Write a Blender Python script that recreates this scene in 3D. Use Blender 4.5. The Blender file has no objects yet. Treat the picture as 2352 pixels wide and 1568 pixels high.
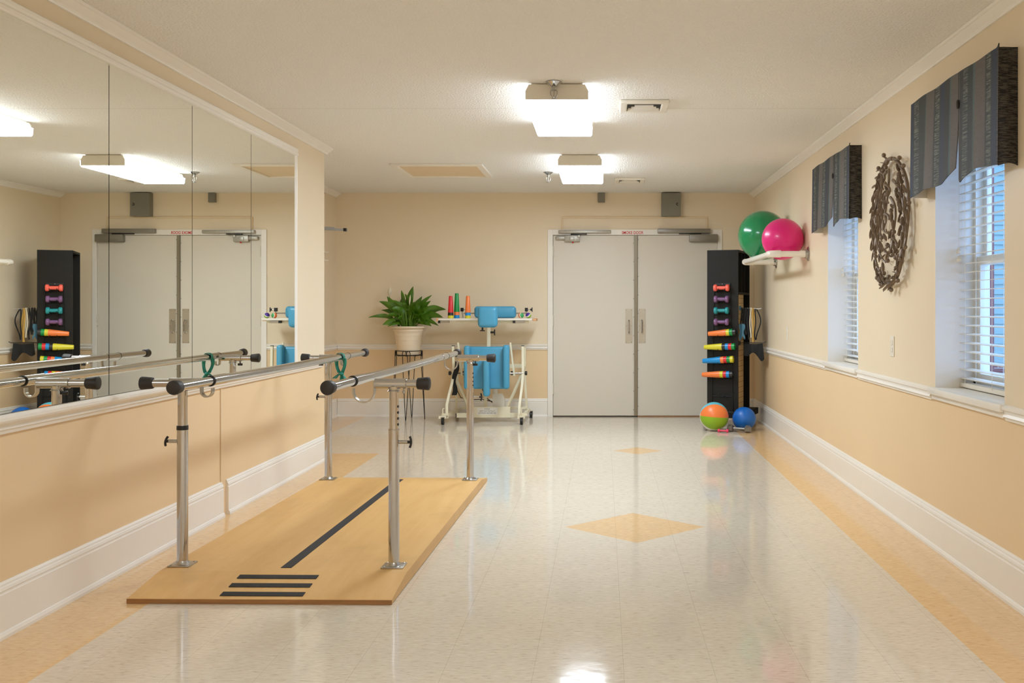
import bpy, bmesh, math, random
from mathutils import Vector, Matrix, noise
random.seed(11)
PI = math.pi
scene = bpy.context.scene
COL = scene.collection

# ------------------------------------------------------------------ camera, world, exposure
cam_d = bpy.data.cameras.new('camera')
cam_d.sensor_width = 36.0
cam_d.lens = 36.0 * 2350 / 2352
cam_d.shift_x = (1176 - 1385) / 2352
cam_d.shift_y = -(784 - 706) / 2352
cam_d.clip_start = 0.05
cam = bpy.data.objects.new('camera', cam_d)
COL.objects.link(cam)
cam.location = (0, 0, 1.228)
cam.rotation_euler = (PI / 2, 0, 0)
scene.camera = cam
scene.view_settings.view_transform = 'Standard'
scene.view_settings.look = 'None'
scene.view_settings.exposure = 0.0
scene.view_settings.gamma = 1.0
scene.view_settings.use_curve_mapping = False
LAMP = 37.5                     # radiance of the lit diffusers
world = bpy.data.worlds.new('overcast_dusk_sky')
scene.world = world
world.use_nodes = True
bg = world.node_tree.nodes['Background']
bg.inputs[0].default_value = (0.30, 0.53, 1.0, 1)
bg.inputs[1].default_value = 4.6
scene.cycles.max_bounces = 12
scene.cycles.diffuse_bounces = 8
scene.cycles.glossy_bounces = 6
scene.cycles.transparent_max_bounces = 24
scene.cycles.sample_clamp_indirect = 12.0
scene.cycles.caustics_refractive = False

# ------------------------------------------------------------------ materials
def lin(c):
    return tuple(((v / 255) / 12.92 if v / 255 <= 0.04045 else ((v / 255 + 0.055) / 1.055) ** 2.4) for v in c) + (1,)

class NT:
    def __init__(s, name):
        s.m = bpy.data.materials.new(name)
        s.m.use_nodes = True
        s.t = s.m.node_tree
        s.b = s.t.nodes['Principled BSDF']
    def n(s, typ, **kw):
        nd = s.t.nodes.new('ShaderNode' + typ)
        for k, v in kw.items():
            setattr(nd, k, v)
        return nd
    def link(s, a, b):
        s.t.links.new(a, b)
    def put(s, sock, v):
        if isinstance(v, bpy.types.NodeSocket):
            s.link(v, sock)
        else:
            sock.default_value = v
    def math(s, op, a, b=0.0, c=None):
        nd = s.n('Math', operation=op)
        s.put(nd.inputs[0], a)
        s.put(nd.inputs[1], b)
        if c is not None:
            s.put(nd.inputs[2], c)
        return nd.outputs[0]
    def mix(s, f, a, b):
        nd = s.n('Mix', data_type='RGBA')
        s.put(nd.inputs[0], f)
        s.put(nd.inputs[6], a)
        s.put(nd.inputs[7], b)
        return nd.outputs[2]
    def xyz(s, world=False):
        src = s.n('NewGeometry').outputs['Position'] if world else s.n('TexCoord').outputs['Object']
        sp = s.n('SeparateXYZ')
        s.link(src, sp.inputs[0])
        return src, sp.outputs
    def noise(s, vec, scale, detail=3, stretch=(1, 1, 1), rough=0.5):
        mp = s.n('Mapping')
        mp.inputs['Scale'].default_value = stretch
        s.link(vec, mp.inputs[0])
        nz = s.n('TexNoise')
        nz.inputs['Scale'].default_value = scale
        nz.inputs['Detail'].default_value = detail
        nz.inputs['Roughness'].default_value = rough
        s.link(mp.outputs[0], nz.inputs['Vector'])
        return nz.outputs[0]
    def ramp(s, f, stops, interp='LINEAR'):
        r = s.n('ValToRGB')
        cr = r.color_ramp
        cr.interpolation = interp
        while len(cr.elements) < len(stops):
            cr.elements.new(0.5)
        for e, (p, c) in zip(cr.elements, stops):
            e.position = p
            e.color = c
        s.link(f, r.inputs[0])
        return r.outputs[0]
    def bump(s, h, strength, dist=0.01):
        b = s.n('Bump')
        b.inputs['Strength'].default_value = strength
        b.inputs['Distance'].default_value = dist
        s.link(h, b.inputs['Height'])
        s.link(b.outputs[0], s.b.inputs['Normal'])
    def base(s, v):
        s.put(s.b.inputs['Base Color'], v)
    def set(s, **kw):
        for k, v in kw.items():
            s.put(s.b.inputs[k.replace('_', ' ')], v)
        return s

def mat(name, rgb, rough=0.5, metal=0.0, spec=0.5, var=0.06, vscale=9.0, bump=0.0, bscale=60.0, bdist=0.004, coat=0.0, stretch=(1, 1, 1)):
    t = NT(name)
    src, _ = t.xyz()
    c = lin(rgb)
    f = t.noise(src, vscale, 3, stretch)
    lo = tuple(v * (1 - var) for v in c[:3]) + (1,)
    hi = tuple(min(1, v * (1 + var)) for v in c[:3]) + (1,)
    t.base(t.mix(f, lo, hi))
    t.set(Roughness=rough, Metallic=metal, Specular_IOR_Level=spec, Coat_Weight=coat, Coat_Roughness=0.08)
    if bump:
        t.bump(t.noise(src, bscale, 2, stretch), bump, bdist)
    return t.m

M = {}
def wall_paint(name, up, low):
    t = NT(name)
    src, p = t.xyz(True)
    f = t.math('GREATER_THAN', p[2], 0.785)
    c = t.mix(f, lin(low), lin(up))
    nz = t.noise(src, 1.3, 3)
    k = t.math('MULTIPLY_ADD', nz, 0.08, 0.96)
    hs = t.n('HueSaturation')
    t.link(k, hs.inputs['Value'])
    t.link(c, hs.inputs['Color'])
    t.base(hs.outputs[0])
    t.set(Roughness=0.42, Specular_IOR_Level=0.35)
    t.bump(t.noise(src, 160, 3), 0.10, 0.002)
    return t.m
M['wall'] = wall_paint('cream_and_peach_wall_paint', (230, 214, 186), (230, 203, 162))

t = NT('popcorn_ceiling')
src, p = t.xyz(True)
nz = t.noise(src, 95, 4, rough=0.7)
vo = t.n('TexVoronoi')
vo.inputs['Scale'].default_value = 75
t.link(src, vo.inputs['Vector'])
h = t.math('SUBTRACT', nz, t.math('MULTIPLY', vo.outputs[0], 0.6))
seam = t.math('LESS_THAN', t.math('ABSOLUTE', t.math('SUBTRACT', p[1], 6.62)), 0.004)
c = t.mix(nz, lin((236, 233, 226)), lin((248, 246, 241)))
t.base(t.mix(t.math('MULTIPLY', seam, 0.3), c, lin((150, 135, 110))))
t.set(Roughness=0.9, Specular_IOR_Level=0.2)
t.bump(h, 0.8, 0.010)
M['ceiling'] = t.m

# vinyl composition tile: grey cream field, tan borders and two tan diamonds
t = NT('vinyl_tile_floor')
src, p = t.xyz(True)
def cell(axis, off):
    a = t.math('FRACT', t.math('DIVIDE', t.math('ADD', p[axis], off), 0.3048))
    return t.math('LESS_THAN', t.math('MINIMUM', a, t.math('SUBTRACT', 1.0, a)), 0.0028)
seam = t.math('MAXIMUM', cell(0, 10 * 0.3048 - 0.07), cell(1, 10 * 0.3048 - 0.014))
def diamond(cx, cy, r):
    d = t.math('ADD', t.math('ABSOLUTE', t.math('SUBTRACT', p[0], cx)), t.math('ABSOLUTE', t.math('SUBTRACT', p[1], cy)))
    return t.math('LESS_THAN', d, r)
right = t.math('GREATER_THAN', p[0], 1.318)
left = t.math('MULTIPLY', t.math('LESS_THAN', p[0], -1.885), t.math('LESS_THAN', p[1], 8.61))
rec = t.math('MULTIPLY', t.math('LESS_THAN', p[0], -2.66), t.math('GREATER_THAN', p[1], 8.61))
msk = t.math('MAXIMUM', t.math('MAXIMUM', t.math('MAXIMUM', right, left), rec), t.math('MAXIMUM', diamond(0.178, 5.73, 0.39), diamond(0.30, 8.78, 0.215)))
fl = t.noise(src, 60, 4, (0.45, 1.6, 1), 0.62)
fl2 = t.noise(src, 9, 4, (1, 1, 1), 0.6)
fk = t.ramp(fl, [(0.30, lin((186, 172, 150))), (0.42, lin((211, 200, 181))), (0.62, lin((219, 210, 193))), (0.74, lin((230, 223, 209)))])
tk = t.ramp(fl, [(0.30, lin((196, 156, 104))), (0.42, lin((219, 182, 131))), (0.62, lin((226, 191, 142))), (0.74, lin((234, 206, 164)))])
c = t.mix(msk, fk, tk)
c = t.mix(t.math('MULTIPLY', seam, 0.35), c, lin((140, 124, 98)))
hs = t.n('HueSaturation')
t.link(t.math('MULTIPLY_ADD', fl2, 0.12, 0.94), hs.inputs['Value'])
t.link(c, hs.inputs['Color'])
t.base(hs.outputs[0])
t.set(Roughness=t.math('MULTIPLY_ADD', t.noise(src, 3.0, 3), 0.06, 0.05), Specular_IOR_Level=0.5)
wv = t.math('ADD', t.noise(src, 7, 2, (1, 1, 1)), t.math('MULTIPLY', fl, 0.04))
t.bump(wv, 0.035, 0.02)
M['floor'] = t.m

def wood(name, a, b, stretch=(14, 1.2, 14), rough=0.42):
    t = NT(name)
    src, p = t.xyz()
    g = t.noise(src, 1.6, 5, stretch, 0.55)
    g2 = t.noise(src, 2.2, 4, (1, 0.7, 1), 0.6)
    c = t.mix(g, lin(a), lin(b))
    st = t.math('SMOOTH_MIN', t.math('MULTIPLY', t.math('SUBTRACT', g2, 0.52), 3.2), 0.6, 0.2)
    st = t.math('MAXIMUM', st, 0.0)
    c = t.mix(t.math('MULTIPLY', st, 0.55), c, lin(tuple(int(v * 0.80) for v in a)))
    t.base(c)
    t.set(Roughness=rough, Specular_IOR_Level=0.4)
    t.bump(g, 0.06, 0.003)
    return t.m
M['ply'] = wood('varnished_plywood', (203, 157, 92), (222, 182, 120))
M['plyedge'] = wood('dark_plywood_edge', (120, 78, 40), (176, 128, 76), (3, 3, 60))
M['tan_slat'] = mat('tan_slatwall', (196, 168, 120), 0.5)

M['trim'] = mat('white_trim_paint', (236, 231, 221), 0.32, var=0.02)
M['door'] = mat('grey_white_door_paint', (216, 208, 192), 0.42, var=0.025, vscale=2)
M['hinge'] = mat('painted_hinge', (206, 198, 182), 0.4)
M['mirror'] = mat('mirror_glass', (250, 250, 242), 0.0, 1.0, var=0.0)
M['dark_edge'] = mat('dark_mirror_seam', (52, 52, 46), 0.4)
M['chrome'] = mat('chrome_tube', (190, 190, 192), 0.11, 1.0, var=0.08, vscale=4, stretch=(1, 1, 0.2))
M['zinc'] = mat('zinc_plate', (176, 172, 164), 0.32, 1.0, var=0.1)
M['steel'] = mat('brushed_steel_plate', (186, 178, 162), 0.38, 0.9, var=0.05, stretch=(1, 1, 12))
M['rubber'] = mat('black_rubber', (38, 33, 30), 0.55, bump=0.1)
M['black'] = mat('black_plastic', (24, 23, 22), 0.4)
M['wire'] = mat('black_wire', (22, 20, 18), 0.45, 0.3)
M['tape'] = mat('black_grip_tape', (44, 43, 42), 0.85, bump=0.5, bscale=400, var=0.25, vscale=120)
M['grey'] = mat('grey_enamel_box', (126, 122, 108), 0.45, var=0.04)
M['grey_d'] = mat('closer_grey_metal', (136, 130, 118), 0.38, 0.5, var=0.06)
M['grey_l'] = mat('closer_light_metal', (176, 172, 160), 0.4, 0.5, var=0.15, vscale=30)
M['astragal'] = mat('grey_astragal_metal', (142, 132, 112), 0.38, 0.5, var=0.05, vscale=3)
M['red'] = mat('red_ink', (206, 46, 48), 0.6)
M['ink'] = mat('dark_ink', (66, 62, 60), 0.7)
M['sticker'] = mat('pale_sticker', (236, 232, 222), 0.5)
M['raceway'] = mat('painted_raceway', (226, 204, 168), 0.5)
M['white'] = mat('white_plastic', (228, 222, 208), 0.35, var=0.02)
M['pvc'] = mat('white_pvc_pipe', (232, 224, 210), 0.28, var=0.02)
M['cream'] = mat('cream_enamel_metal', (232, 224, 196), 0.32, var=0.03)
M['vinyl'] = mat('blue_vinyl_pad', (74, 154, 188), 0.38, var=0.04, bump=0.06, bscale=250)
M['tower'] = mat('black_laminate', (28, 25, 20), 0.6, 0.0, 0.3, var=0.12, vscale=3)
M['tower_in'] = mat('black_inside', (16, 15, 14), 0.7)
M['green_ball'] = mat('green_rubber_ball', (0, 128, 74), 0.2, var=0.03, coat=0.4)
M['pink_ball'] = mat('pink_rubber_ball', (222, 20, 118), 0.32, var=0.03, coat=0.2)
M['blue_ball'] = mat('blue_rubber_ball', (8, 98, 184), 0.38, var=0.04)
M['pot'] = mat('cream_glazed_pot', (226, 208, 180), 0.35, var=0.03)
M['soil'] = mat('dark_soil', (52, 38, 26), 0.9, bump=0.5)
M['bronze'] = mat('brown_bronze_metal', (122, 105, 88), 0.42, 0.3, var=0.25, vscale=14)
M['hex'] = mat('cast_grey_iron', (134, 130, 124), 0.38, 0.8, var=0.12)
M['teal_band'] = mat('teal_latex_band', (4, 118, 100), 0.45, var=0.1)
M['cable'] = mat('brown_cable', (74, 60, 46), 0.5)
M['kraft'] = mat('bare_wood_edge', (214, 158, 112), 0.5)
for k, c in dict(orange=(240, 128, 62), yellow=(214, 204, 48), green=(12, 142, 66), kblack=(40, 38, 36), blue=(22, 138, 204), cred=(214, 40, 46), coral=(240, 102, 84), purple=(120, 82, 124), teal=(32, 142, 146), pink=(232, 64, 100), lime=(140, 180, 28), sky=(92, 190, 210), violet=(66, 38, 140), lightgreen=(60, 160, 90)).items():
    M[k] = mat(k + '_plastic', c, 0.36, var=0.03)
for k, c in dict(strap_black=(9, 9, 9), strap_blue=(84, 138, 170), strap_gold=(190, 148, 66), strap_white=(206, 196, 172)).items():
    M[k] = mat(k, c, 0.7, var=0.1, bump=0.2, bscale=300)

t = NT('peace_lily_leaf')
src, p = t.xyz()
c = t.mix(t.noise(src, 7, 3), lin((24, 72, 6)), lin((98, 142, 24)))
t.base(c)
t.set(Roughness=0.36, Specular_IOR_Level=0.5)
M['leaf'] = t.m
M['stem'] = mat('green_stem', (104, 140, 46), 0.5)
M['spathe'] = mat('white_spathe', (226, 216, 190), 0.6)

for nm, k in (('lamp', 1.0), ('lamp_side', 0.22)):
    t = NT('lit_diffuser' if k == 1 else 'lit_diffuser_side')
    t.base(lin((250, 248, 240)))
    t.set(Roughness=0.5, Emission_Color=(0.80, 0.91, 1.04, 1), Emission_Strength=LAMP * k)
    M[nm] = t.m

t = NT('window_glass')
tr = t.n('BsdfTransparent')
gl = t.n('BsdfGlossy')
gl.inputs['Roughness'].default_value = 0.02
mx = t.n('MixShader')
fr = t.n('Fresnel')
fr.inputs[0].default_value = 1.35
gm = t.n('NewGeometry')
t.put(mx.inputs[0], t.math('MULTIPLY', fr.outputs[0], t.math('SUBTRACT', 1.0, gm.outputs['Backfacing'])))
t.link(tr.outputs[0], mx.inputs[1])
t.link(gl.outputs[0], mx.inputs[2])
t.link(mx.outputs[0], t.t.nodes['Material Output'].inputs[0])
M['glass'] = t.m

# striped jacquard of the valances; local Y runs 0 (near end) .. 1.19 (far end)
t = NT('striped_valance_fabric')
src, p = t.xyz()
u = t.math('DIVIDE', p[1], 1.19)
S = lambda *c: lin(c)
taupe, char, navy, moss, tealln = S(104, 95, 86), S(40, 40, 37), S(24, 38, 64), S(40, 47, 40), S(74, 98, 98)
stops = [(0.0, navy), (0.055, navy), (0.065, moss), (0.115, moss), (0.125, taupe), (0.215, taupe), (0.224, tealln), (0.235, tealln), (0.245, moss), (0.335, moss), (0.345, char),
         (0.375, char), (0.385, taupe), (0.460, taupe), (0.468, tealln), (0.476, tealln), (0.486, char), (0.535, char), (0.550, navy), (0.590, navy), (0.60, moss), (0.665, moss), (0.680, taupe), (0.770, taupe),
         (0.778, tealln), (0.790, moss), (0.875, moss), (0.95, moss), (0.965, navy)]
c = t.ramp(u, stops)
st = t.noise(src, 100, 2, (0.3, 0.16, 3.6), 0.5)
W_, K_ = S(255, 255, 255), S(0, 0, 0)
bs = [(0.0, K_)]
for lo, hi_ in ((0.068, 0.112), (0.290, 0.338), (0.605, 0.660), (0.885, 0.950)):
    bs += [(lo, K_), (lo + .004, W_), (hi_ - .004, W_), (hi_, K_)]
band = t.ramp(u, bs)
sm = t.n('RGBToBW')
t.link(band, sm.inputs[0])
hi = t.math('MULTIPLY', t.math('GREATER_THAN', st, 0.53), sm.outputs[0])
c = t.mix(t.math('MULTIPLY', hi, 0.6), c, S(150, 152, 140))
spk2 = t.noise(src, 70, 4, (1, 1, 1.2), 0.7)
c = t.mix(t.math('MULTIPLY', t.math('GREATER_THAN', spk2, 0.58), 0.25), c, S(30, 30, 28))
ret = t.math('MULTIPLY', t.math('LESS_THAN', p[1], 0.012), 1.0)
spk = t.noise(src, 60, 4, (0.4, 0.4, 3.5), 0.7)
rc = t.mix(t.math('GREATER_THAN', spk, 0.5), S(22, 21, 19), S(80, 74, 66))
c = t.mix(ret, c, rc)
wv = t.noise(src, 400, 2)
hs = t.n('HueSaturation')
t.link(t.math('MULTIPLY_ADD', wv, 0.75, 0.36), hs.inputs['Value'])
t.link(c, hs.inputs['Color'])
t.base(hs.outputs[0])
t.set(Roughness=0.55, Specular_IOR_Level=0.3, Sheen_Weight=0.0)
t.bump(st, 0.2, 0.003)
M['fabric'] = t.m

def siding(name, rgb):
    t = NT(name)
    src, p = t.xyz(True)
    t.base(t.mix(t.noise(src, 6, 3, (1, 1, 5)), lin(tuple(int(v * .92) for v in rgb)), lin(rgb)))
    t.set(Roughness=0.7)
    return t.m
M['siding'] = siding('grey_green_siding', (150, 176, 170))
t = NT('red_brick')
src, p = t.xyz(True)
bk = t.n('TexBrick')
bk.inputs['Scale'].default_value = 4
bk.inputs['Color1'].default_value = lin((142, 78, 74))
bk.inputs['Color2'].default_value = lin((120, 64, 62))
bk.inputs['Mortar'].default_value = lin((180, 170, 160))
mp = t.n('Mapping')
mp.inputs['Rotation'].default_value = (PI / 2, 0, 0)
t.link(src, mp.inputs[0])
t.link(mp.outputs[0], bk.inputs['Vector'])
t.base(bk.outputs[0])
t.set(Roughness=0.8)
M['brick'] = t.m
M['post'] = mat('red_brown_post_paint', (124, 72, 70), 0.6)
M['ground'] = mat('pale_concrete', (170, 176, 172), 0.85)
M['dark_glass'] = mat('dark_window_pane', (70, 84, 96), 0.1)

# ------------------------------------------------------------------ mesh helpers
def basis(o):
    m = o.matrix_basis.copy()
    while o.parent:
        o = o.parent
        m = o.matrix_basis @ m
    return m

class MB:
    def __init__(s):
        s.bm = bmesh.new()
        s.mi = 0
    def _mark(s, n0):
        s.bm.faces.ensure_lookup_table()
        for f in s.bm.faces[n0:]:
            f.material_index = s.mi
    def box(s, x0, x1, y0, y1, z0, z1, bev=0.0, seg=2, mx=None):
        n0 = len(s.bm.faces)
        pts = [Vector((x, y, z)) for x in (x0, x1) for y in (y0, y1) for z in (z0, z1)]
        if mx is not None:
            pts = [mx @ q for q in pts]
        v = [s.bm.verts.new(q) for q in pts]
        fs = [s.bm.faces.new([v[i] for i in q]) for q in ((0, 1, 3, 2), (4, 6, 7, 5), (0, 4, 5, 1), (2, 3, 7, 6), (0, 2, 6, 4), (1, 5, 7, 3))]
        if bev:
            ed = list({e for f in fs for e in f.edges})
            bmesh.ops.bevel(s.bm, geom=ed, offset=bev, offset_type='OFFSET', segments=seg, profile=0.5, affect='EDGES')
        s._mark(n0)
        return s
    def bar(s, a, b, w, h, up=(0, 0, 1), bev=0.0):
        a, b = Vector(a), Vector(b)
        d = (b - a)
        L = d.length
        zx = d.normalized()
        up = Vector(up)
        if abs(zx.dot(up)) > 0.98:
            up = Vector((0, 1, 0))
        yx = (up - zx * zx.dot(up)).normalized()
        xx = yx.cross(zx)
        mx = Matrix.Translation(a) @ Matrix((xx, yx, zx)).transposed().to_4x4()
        return s.box(-w / 2, w / 2, -h / 2, h / 2, 0, L, bev, 2, mx)
    def sweep(s, path, sec, nrm=None, closed=False, scale=None, cap=True):
        n0 = len(s.bm.faces)
        P = [Vector(q) for q in path]
        n = len(P)
        rings = []
        prev = None
        for i, q in enumerate(P):
            if closed:
                tg = (P[(i + 1) % n] - P[i - 1]).normalized()
            else:
                tg = (P[min(i + 1, n - 1)] - P[max(i - 1, 0)]).normalized()
            if nrm is not None:
                a = Vector(nrm)
                a = (a - tg * a.dot(tg))
            elif prev is None:
                a = Vector((0, 0, 1)) if abs(tg.z) < 0.9 else Vector((1, 0, 0))
                a = a - tg * a.dot(tg)
            else:
                a = prev - tg * prev.dot(tg)
            a.normalize()
            prev = a
            b = tg.cross(a)
            k = 1.0 if scale is None else scale[i]
            rings.append([s.bm.verts.new(q + a * u * k + b * v * k) for u, v in sec])
        m = len(sec)
        rng = range(n) if closed else range(n - 1)
        for i in rng:
            r0, r1 = rings[i], rings[(i + 1) % n]
            for j in range(m):
                s.bm.faces.new((r0[j], r0[(j + 1) % m], r1[(j + 1) % m], r1[j]))
        if cap and not closed:
            s.bm.faces.new(list(reversed(rings[0])))
            s.bm.faces.new(rings[-1])
        s._mark(n0)
        return s
    def tube(s, path, r, sides=14, closed=False, scale=None):
        return s.sweep(path, [(r * math.cos(2 * PI * k / sides), r * math.sin(2 * PI * k / sides)) for k in range(sides)], None, closed, scale)
    def ribbon(s, path, w, th, nrm, closed=False):
        return s.sweep(path, [(-th / 2, -w / 2), (th / 2, -w / 2), (th / 2, w / 2), (-th / 2, w / 2)], nrm, closed)
    def lathe(s, prof, mx=None, n=32):
        n0 = len(s.bm.faces)
        mx = mx or Matrix.Identity(4)
        rings = []
        for r, z in prof:
            if r < 1e-6:
                rings.append([s.bm.verts.new(mx @ Vector((0, 0, z)))])
            else:
                rings.append([s.bm.verts.new(mx @ Vector((r * math.cos(2 * PI * k / n), r * math.sin(2 * PI * k / n), z))) for k in range(n)])
        for a, b in zip(rings, rings[1:]):
            for k in range(n):
                q = [a[k % len(a)], a[(k + 1) % len(a)], b[(k + 1) % len(b)], b[k % len(b)]]
                q = list(dict.fromkeys(q))
                if len(q) > 2:
                    s.bm.faces.new(q)
        s._mark(n0)
        return s
    def ball(s, c, r, sc=(1, 1, 1), n=24, mx=None):
        m = Matrix.Translation(Vector(c)) @ (mx or Matrix.Identity(4)) @ Matrix.Diagonal((*sc, 1))
        k = n // 2
        return s.lathe([(r * math.sin(PI * i / k), -r * math.cos(PI * i / k)) for i in range(k + 1)], m, n)
    def prism(s, pts, vec):
        n0 = len(s.bm.faces)
        a = [s.bm.verts.new(Vector(q)) for q in pts]
        b = [s.bm.verts.new(Vector(q) + Vector(vec)) for q in pts]
        n = len(a)
        s.bm.faces.new(a)
        s.bm.faces.new(list(reversed(b)))
        for i in range(n):
            s.bm.faces.new((a[i], b[i], b[(i + 1) % n], a[(i + 1) % n]))
        s._mark(n0)
        return s
    def sheet(s, fn, nu, nv, th):
        n0 = len(s.bm.faces)
        th = Vector(th)
        A = [[s.bm.verts.new(fn(i / nu, j / nv)) for j in range(nv + 1)] for i in range(nu + 1)]
        B = [[s.bm.verts.new(fn(i / nu, j / nv) + th) for j in range(nv + 1)] for i in range(nu + 1)]
        for i in range(nu):
            for j in range(nv):
                s.bm.faces.new((A[i][j], A[i + 1][j], A[i + 1][j + 1], A[i][j + 1]))
                s.bm.faces.new((B[i][j], B[i][j + 1], B[i + 1][j + 1], B[i + 1][j]))
        for i in range(nu):
            s.bm.faces.new((A[i][0], B[i][0], B[i + 1][0], A[i + 1][0]))
            s.bm.faces.new((A[i][nv], A[i + 1][nv], B[i + 1][nv], B[i][nv]))
        for j in range(nv):
            s.bm.faces.new((A[0][j], A[0][j + 1], B[0][j + 1], B[0][j]))
            s.bm.faces.new((A[nu][j], B[nu][j], B[nu][j + 1], A[nu][j + 1]))
        s._mark(n0)
        return s
    def build(s, name, m, parent=None, smooth=35, top=None):
        bmesh.ops.recalc_face_normals(s.bm, faces=s.bm.faces[:])
        me = bpy.data.meshes.new(name)
        s.bm.to_mesh(me)
        s.bm.free()
        o = bpy.data.objects.new(name, me)
        COL.objects.link(o)
        for k in (m if isinstance(m, (list, tuple)) else [m]):
            me.materials.append(M[k])
        if smooth:
            for f in me.polygons:
                f.use_smooth = True
            me.set_sharp_from_angle(angle=math.radians(smooth))
        if parent is not None:
            me.transform(basis(parent).inverted())
            o.parent = parent
        elif top is not None:
            off = Vector(top)
            me.transform(Matrix.Translation(-off))
            o.location = off
        return o

def thing(name, label, cat, loc=(0, 0, 0), rz=0.0, group=None):
    o = bpy.data.objects.new(name, None)
    COL.objects.link(o)
    o.empty_display_size = 0.1
    o.location = loc
    o.rotation_euler = (0, 0, rz)
    return tag(o, label, cat, group)
def tag(o, label, cat, group=None):
    o['label'] = label
    o['category'] = cat
    if group:
        o['group'] = group
    return o
def struct(o, label=None, cat=None):
    o['kind'] = 'structure'
    if label:
        o['label'] = label
        o['category'] = cat
    return o
def rotz(a, p=(0, 0, 0)):
    return Matrix.Translation(Vector(p)) @ Matrix.Rotation(a, 4, 'Z')
def along(a, b):
    """matrix putting local Z from a towards b"""
    a, b = Vector(a), Vector(b)
    return Matrix.Translation(a) @ (b - a).to_track_quat('Z', 'Y').to_matrix().to_4x4()
def text_part(name, body, size, m, parent, loc, width=None, bold=0.0):
    cu = bpy.data.curves.new(name, 'FONT')
    cu.body = body
    cu.size = size
    cu.align_x = 'CENTER'
    cu.align_y = 'CENTER'
    cu.offset = bold
    cu.extrude = 0.0004
    tmp = bpy.data.objects.new(name, cu)
    COL.objects.link(tmp)
    bpy.context.view_layer.update()
    dg = bpy.context.evaluated_depsgraph_get()
    me = bpy.data.meshes.new_from_object(tmp.evaluated_get(dg))
    bpy.data.objects.remove(tmp)
    xs = [v.co.x for v in me.vertices]
    k = 1.0 if not width else width / (max(xs) - min(xs))
    me.transform(Matrix.Translation(Vector(loc)) @ Matrix.Rotation(PI / 2, 4, 'X') @ Matrix.Diagonal((k, 1, 1, 1)))
    me.transform(basis(parent).inverted())
    me.materials.clear()
    me.materials.append(M[m])
    o = bpy.data.objects.new(name, me)
    COL.objects.link(o)
    o.parent = parent
    return o

# ------------------------------------------------------------------ room shell
XL, XR, YB, YF, H = -2.24, 1.70, 11.5, -4.0, 2.515
XA, YC = -3.0, 8.225            # alcove side wall, end of the mirrored wall
W1 = (4.328, 5.236)
W2 = (6.815, 7.735)
ZS, ZH = 0.82, 2.15
struct(MB().box(-3.3, 2.0, YF - 0.2, YB + 0.2, -0.1, 0).build('floor', 'floor', smooth=0))
struct(MB().box(-3.3, 2.0, YF - 0.2, YB + 0.2, H, H + 0.1).build('ceiling', 'ceiling', smooth=0))
b = MB()
b.box(XL - 0.15, XL, YF, YC - 0.001, 0, H)
struct(b.build('wall_left', 'wall', smooth=0))
b = MB()
b.box(XA - 0.1, XA, YC - 0.15, YB, 0, H)
struct(b.build('wall_alcove', 'wall', smooth=0))
b = MB()
b.box(XA, XL - 0.15, YC - 0.15, YC, 0, H)
struct(b.build('wall_return', 'wall', smooth=0))
b = MB()
b.box(XA - 0.1, -0.565, YB, YB + 0.12, 0, H)
b.box(1.289, XR + 0.3, YB, YB + 0.12, 0, H)
b.box(-0.565, 1.289, YB, YB + 0.12, 2.045, H)
struct(b.build('wall_back', 'wall', smooth=0))
struct(MB().box(XA - 0.1, XR + 0.3, YB + 0.125, YB + 0.2, 0, H).build('wall_light_stop', 'wall', smooth=0))  # added unseen backing wall, stops sky light leaking under the doors
b = MB()
b.box(XA - 0.1, XR + 0.3, YF - 0.1, YF, 0, H)
struct(b.build('wall_front', 'wall', smooth=0))
b = MB()
ys = [YF, W1[0], W1[1], W2[0], W2[1], YB]
for i in (0, 2, 4):
    b.box(XR, XR + 0.28, ys[i], ys[i + 1], 0, H)
for w in (W1, W2):
    b.box(XR, XR + 0.28, w[0], w[1], 0, ZS - 0.035)
    b.box(XR, XR + 0.28, w[0], w[1], ZH, H)
struct(b.build('wall_right', 'wall', smooth=0))

def prof(name, sec, a, b_, m='trim', sgn=1):
    """sec: (out, z) pairs; a,b_: ends on the wall line; sgn +1 = room lies to +X / the -Y side"""
    a, b_ = Vector(a), Vector(b_)
    d = (b_ - a)
    if abs(d.y) > abs(d.x):
        pts = [a + Vector((sgn * o, 0, z)) for o, z in sec]
    else:
        pts = [a + Vector((0, -o, z)) for o, z in sec]
    return MB().prism(pts, d)
BASE = [(0, 0), (0.026, 0), (0.026, 0.012), (0.021, 0.024), (0.017, 0.026), (0.017, 0.163), (0.013, 0.166), (0.013, 0.172), (0.017, 0.177), (0.014, 0.188), (0.009, 0.192), (0.009, 0.198), (0.004, 0.207), (0, 0.207)]
CROWN = [(0, 2.462), (0.012, 2.462), (0.014, 2.470), (0.020, 2.476), (0.050, 2.498), (0.056, 2.500), (0.058, H - 0.001), (0, H - 0.001)]
RAIL = [(0, 0.754), (0.010, 0.754), (0.012, 0.765), (0.022, 0.770), (0.016, 0.782), (0.016, 0.793), (0.026, 0.800), (0.026, 0.812), (0.010, 0.818), (0, 0.818)]
struct(prof('b', BASE, (XL, YF, 0), (XL, 6.0, 0)).build('baseboard_left', 'trim', smooth=0))
struct(prof('b', BASE, (XL, 6.075, 0), (XL, YC, 0)).build('baseboard_left_end', 'trim', smooth=0))
struct(prof('b', BASE, (XR, YF, 0), (XR, YB - 0.02, 0), sgn=-1).build('baseboard_right', 'trim', smooth=0))
struct(prof('b', BASE, (XA + 0.02, YB, 0), (-0.624, YB, 0)).build('baseboard_back', 'trim', smooth=0))
struct(prof('b', BASE, (1.339, YB, 0), (XR, YB, 0)).build('baseboard_back_corner', 'trim', smooth=0))
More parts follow.
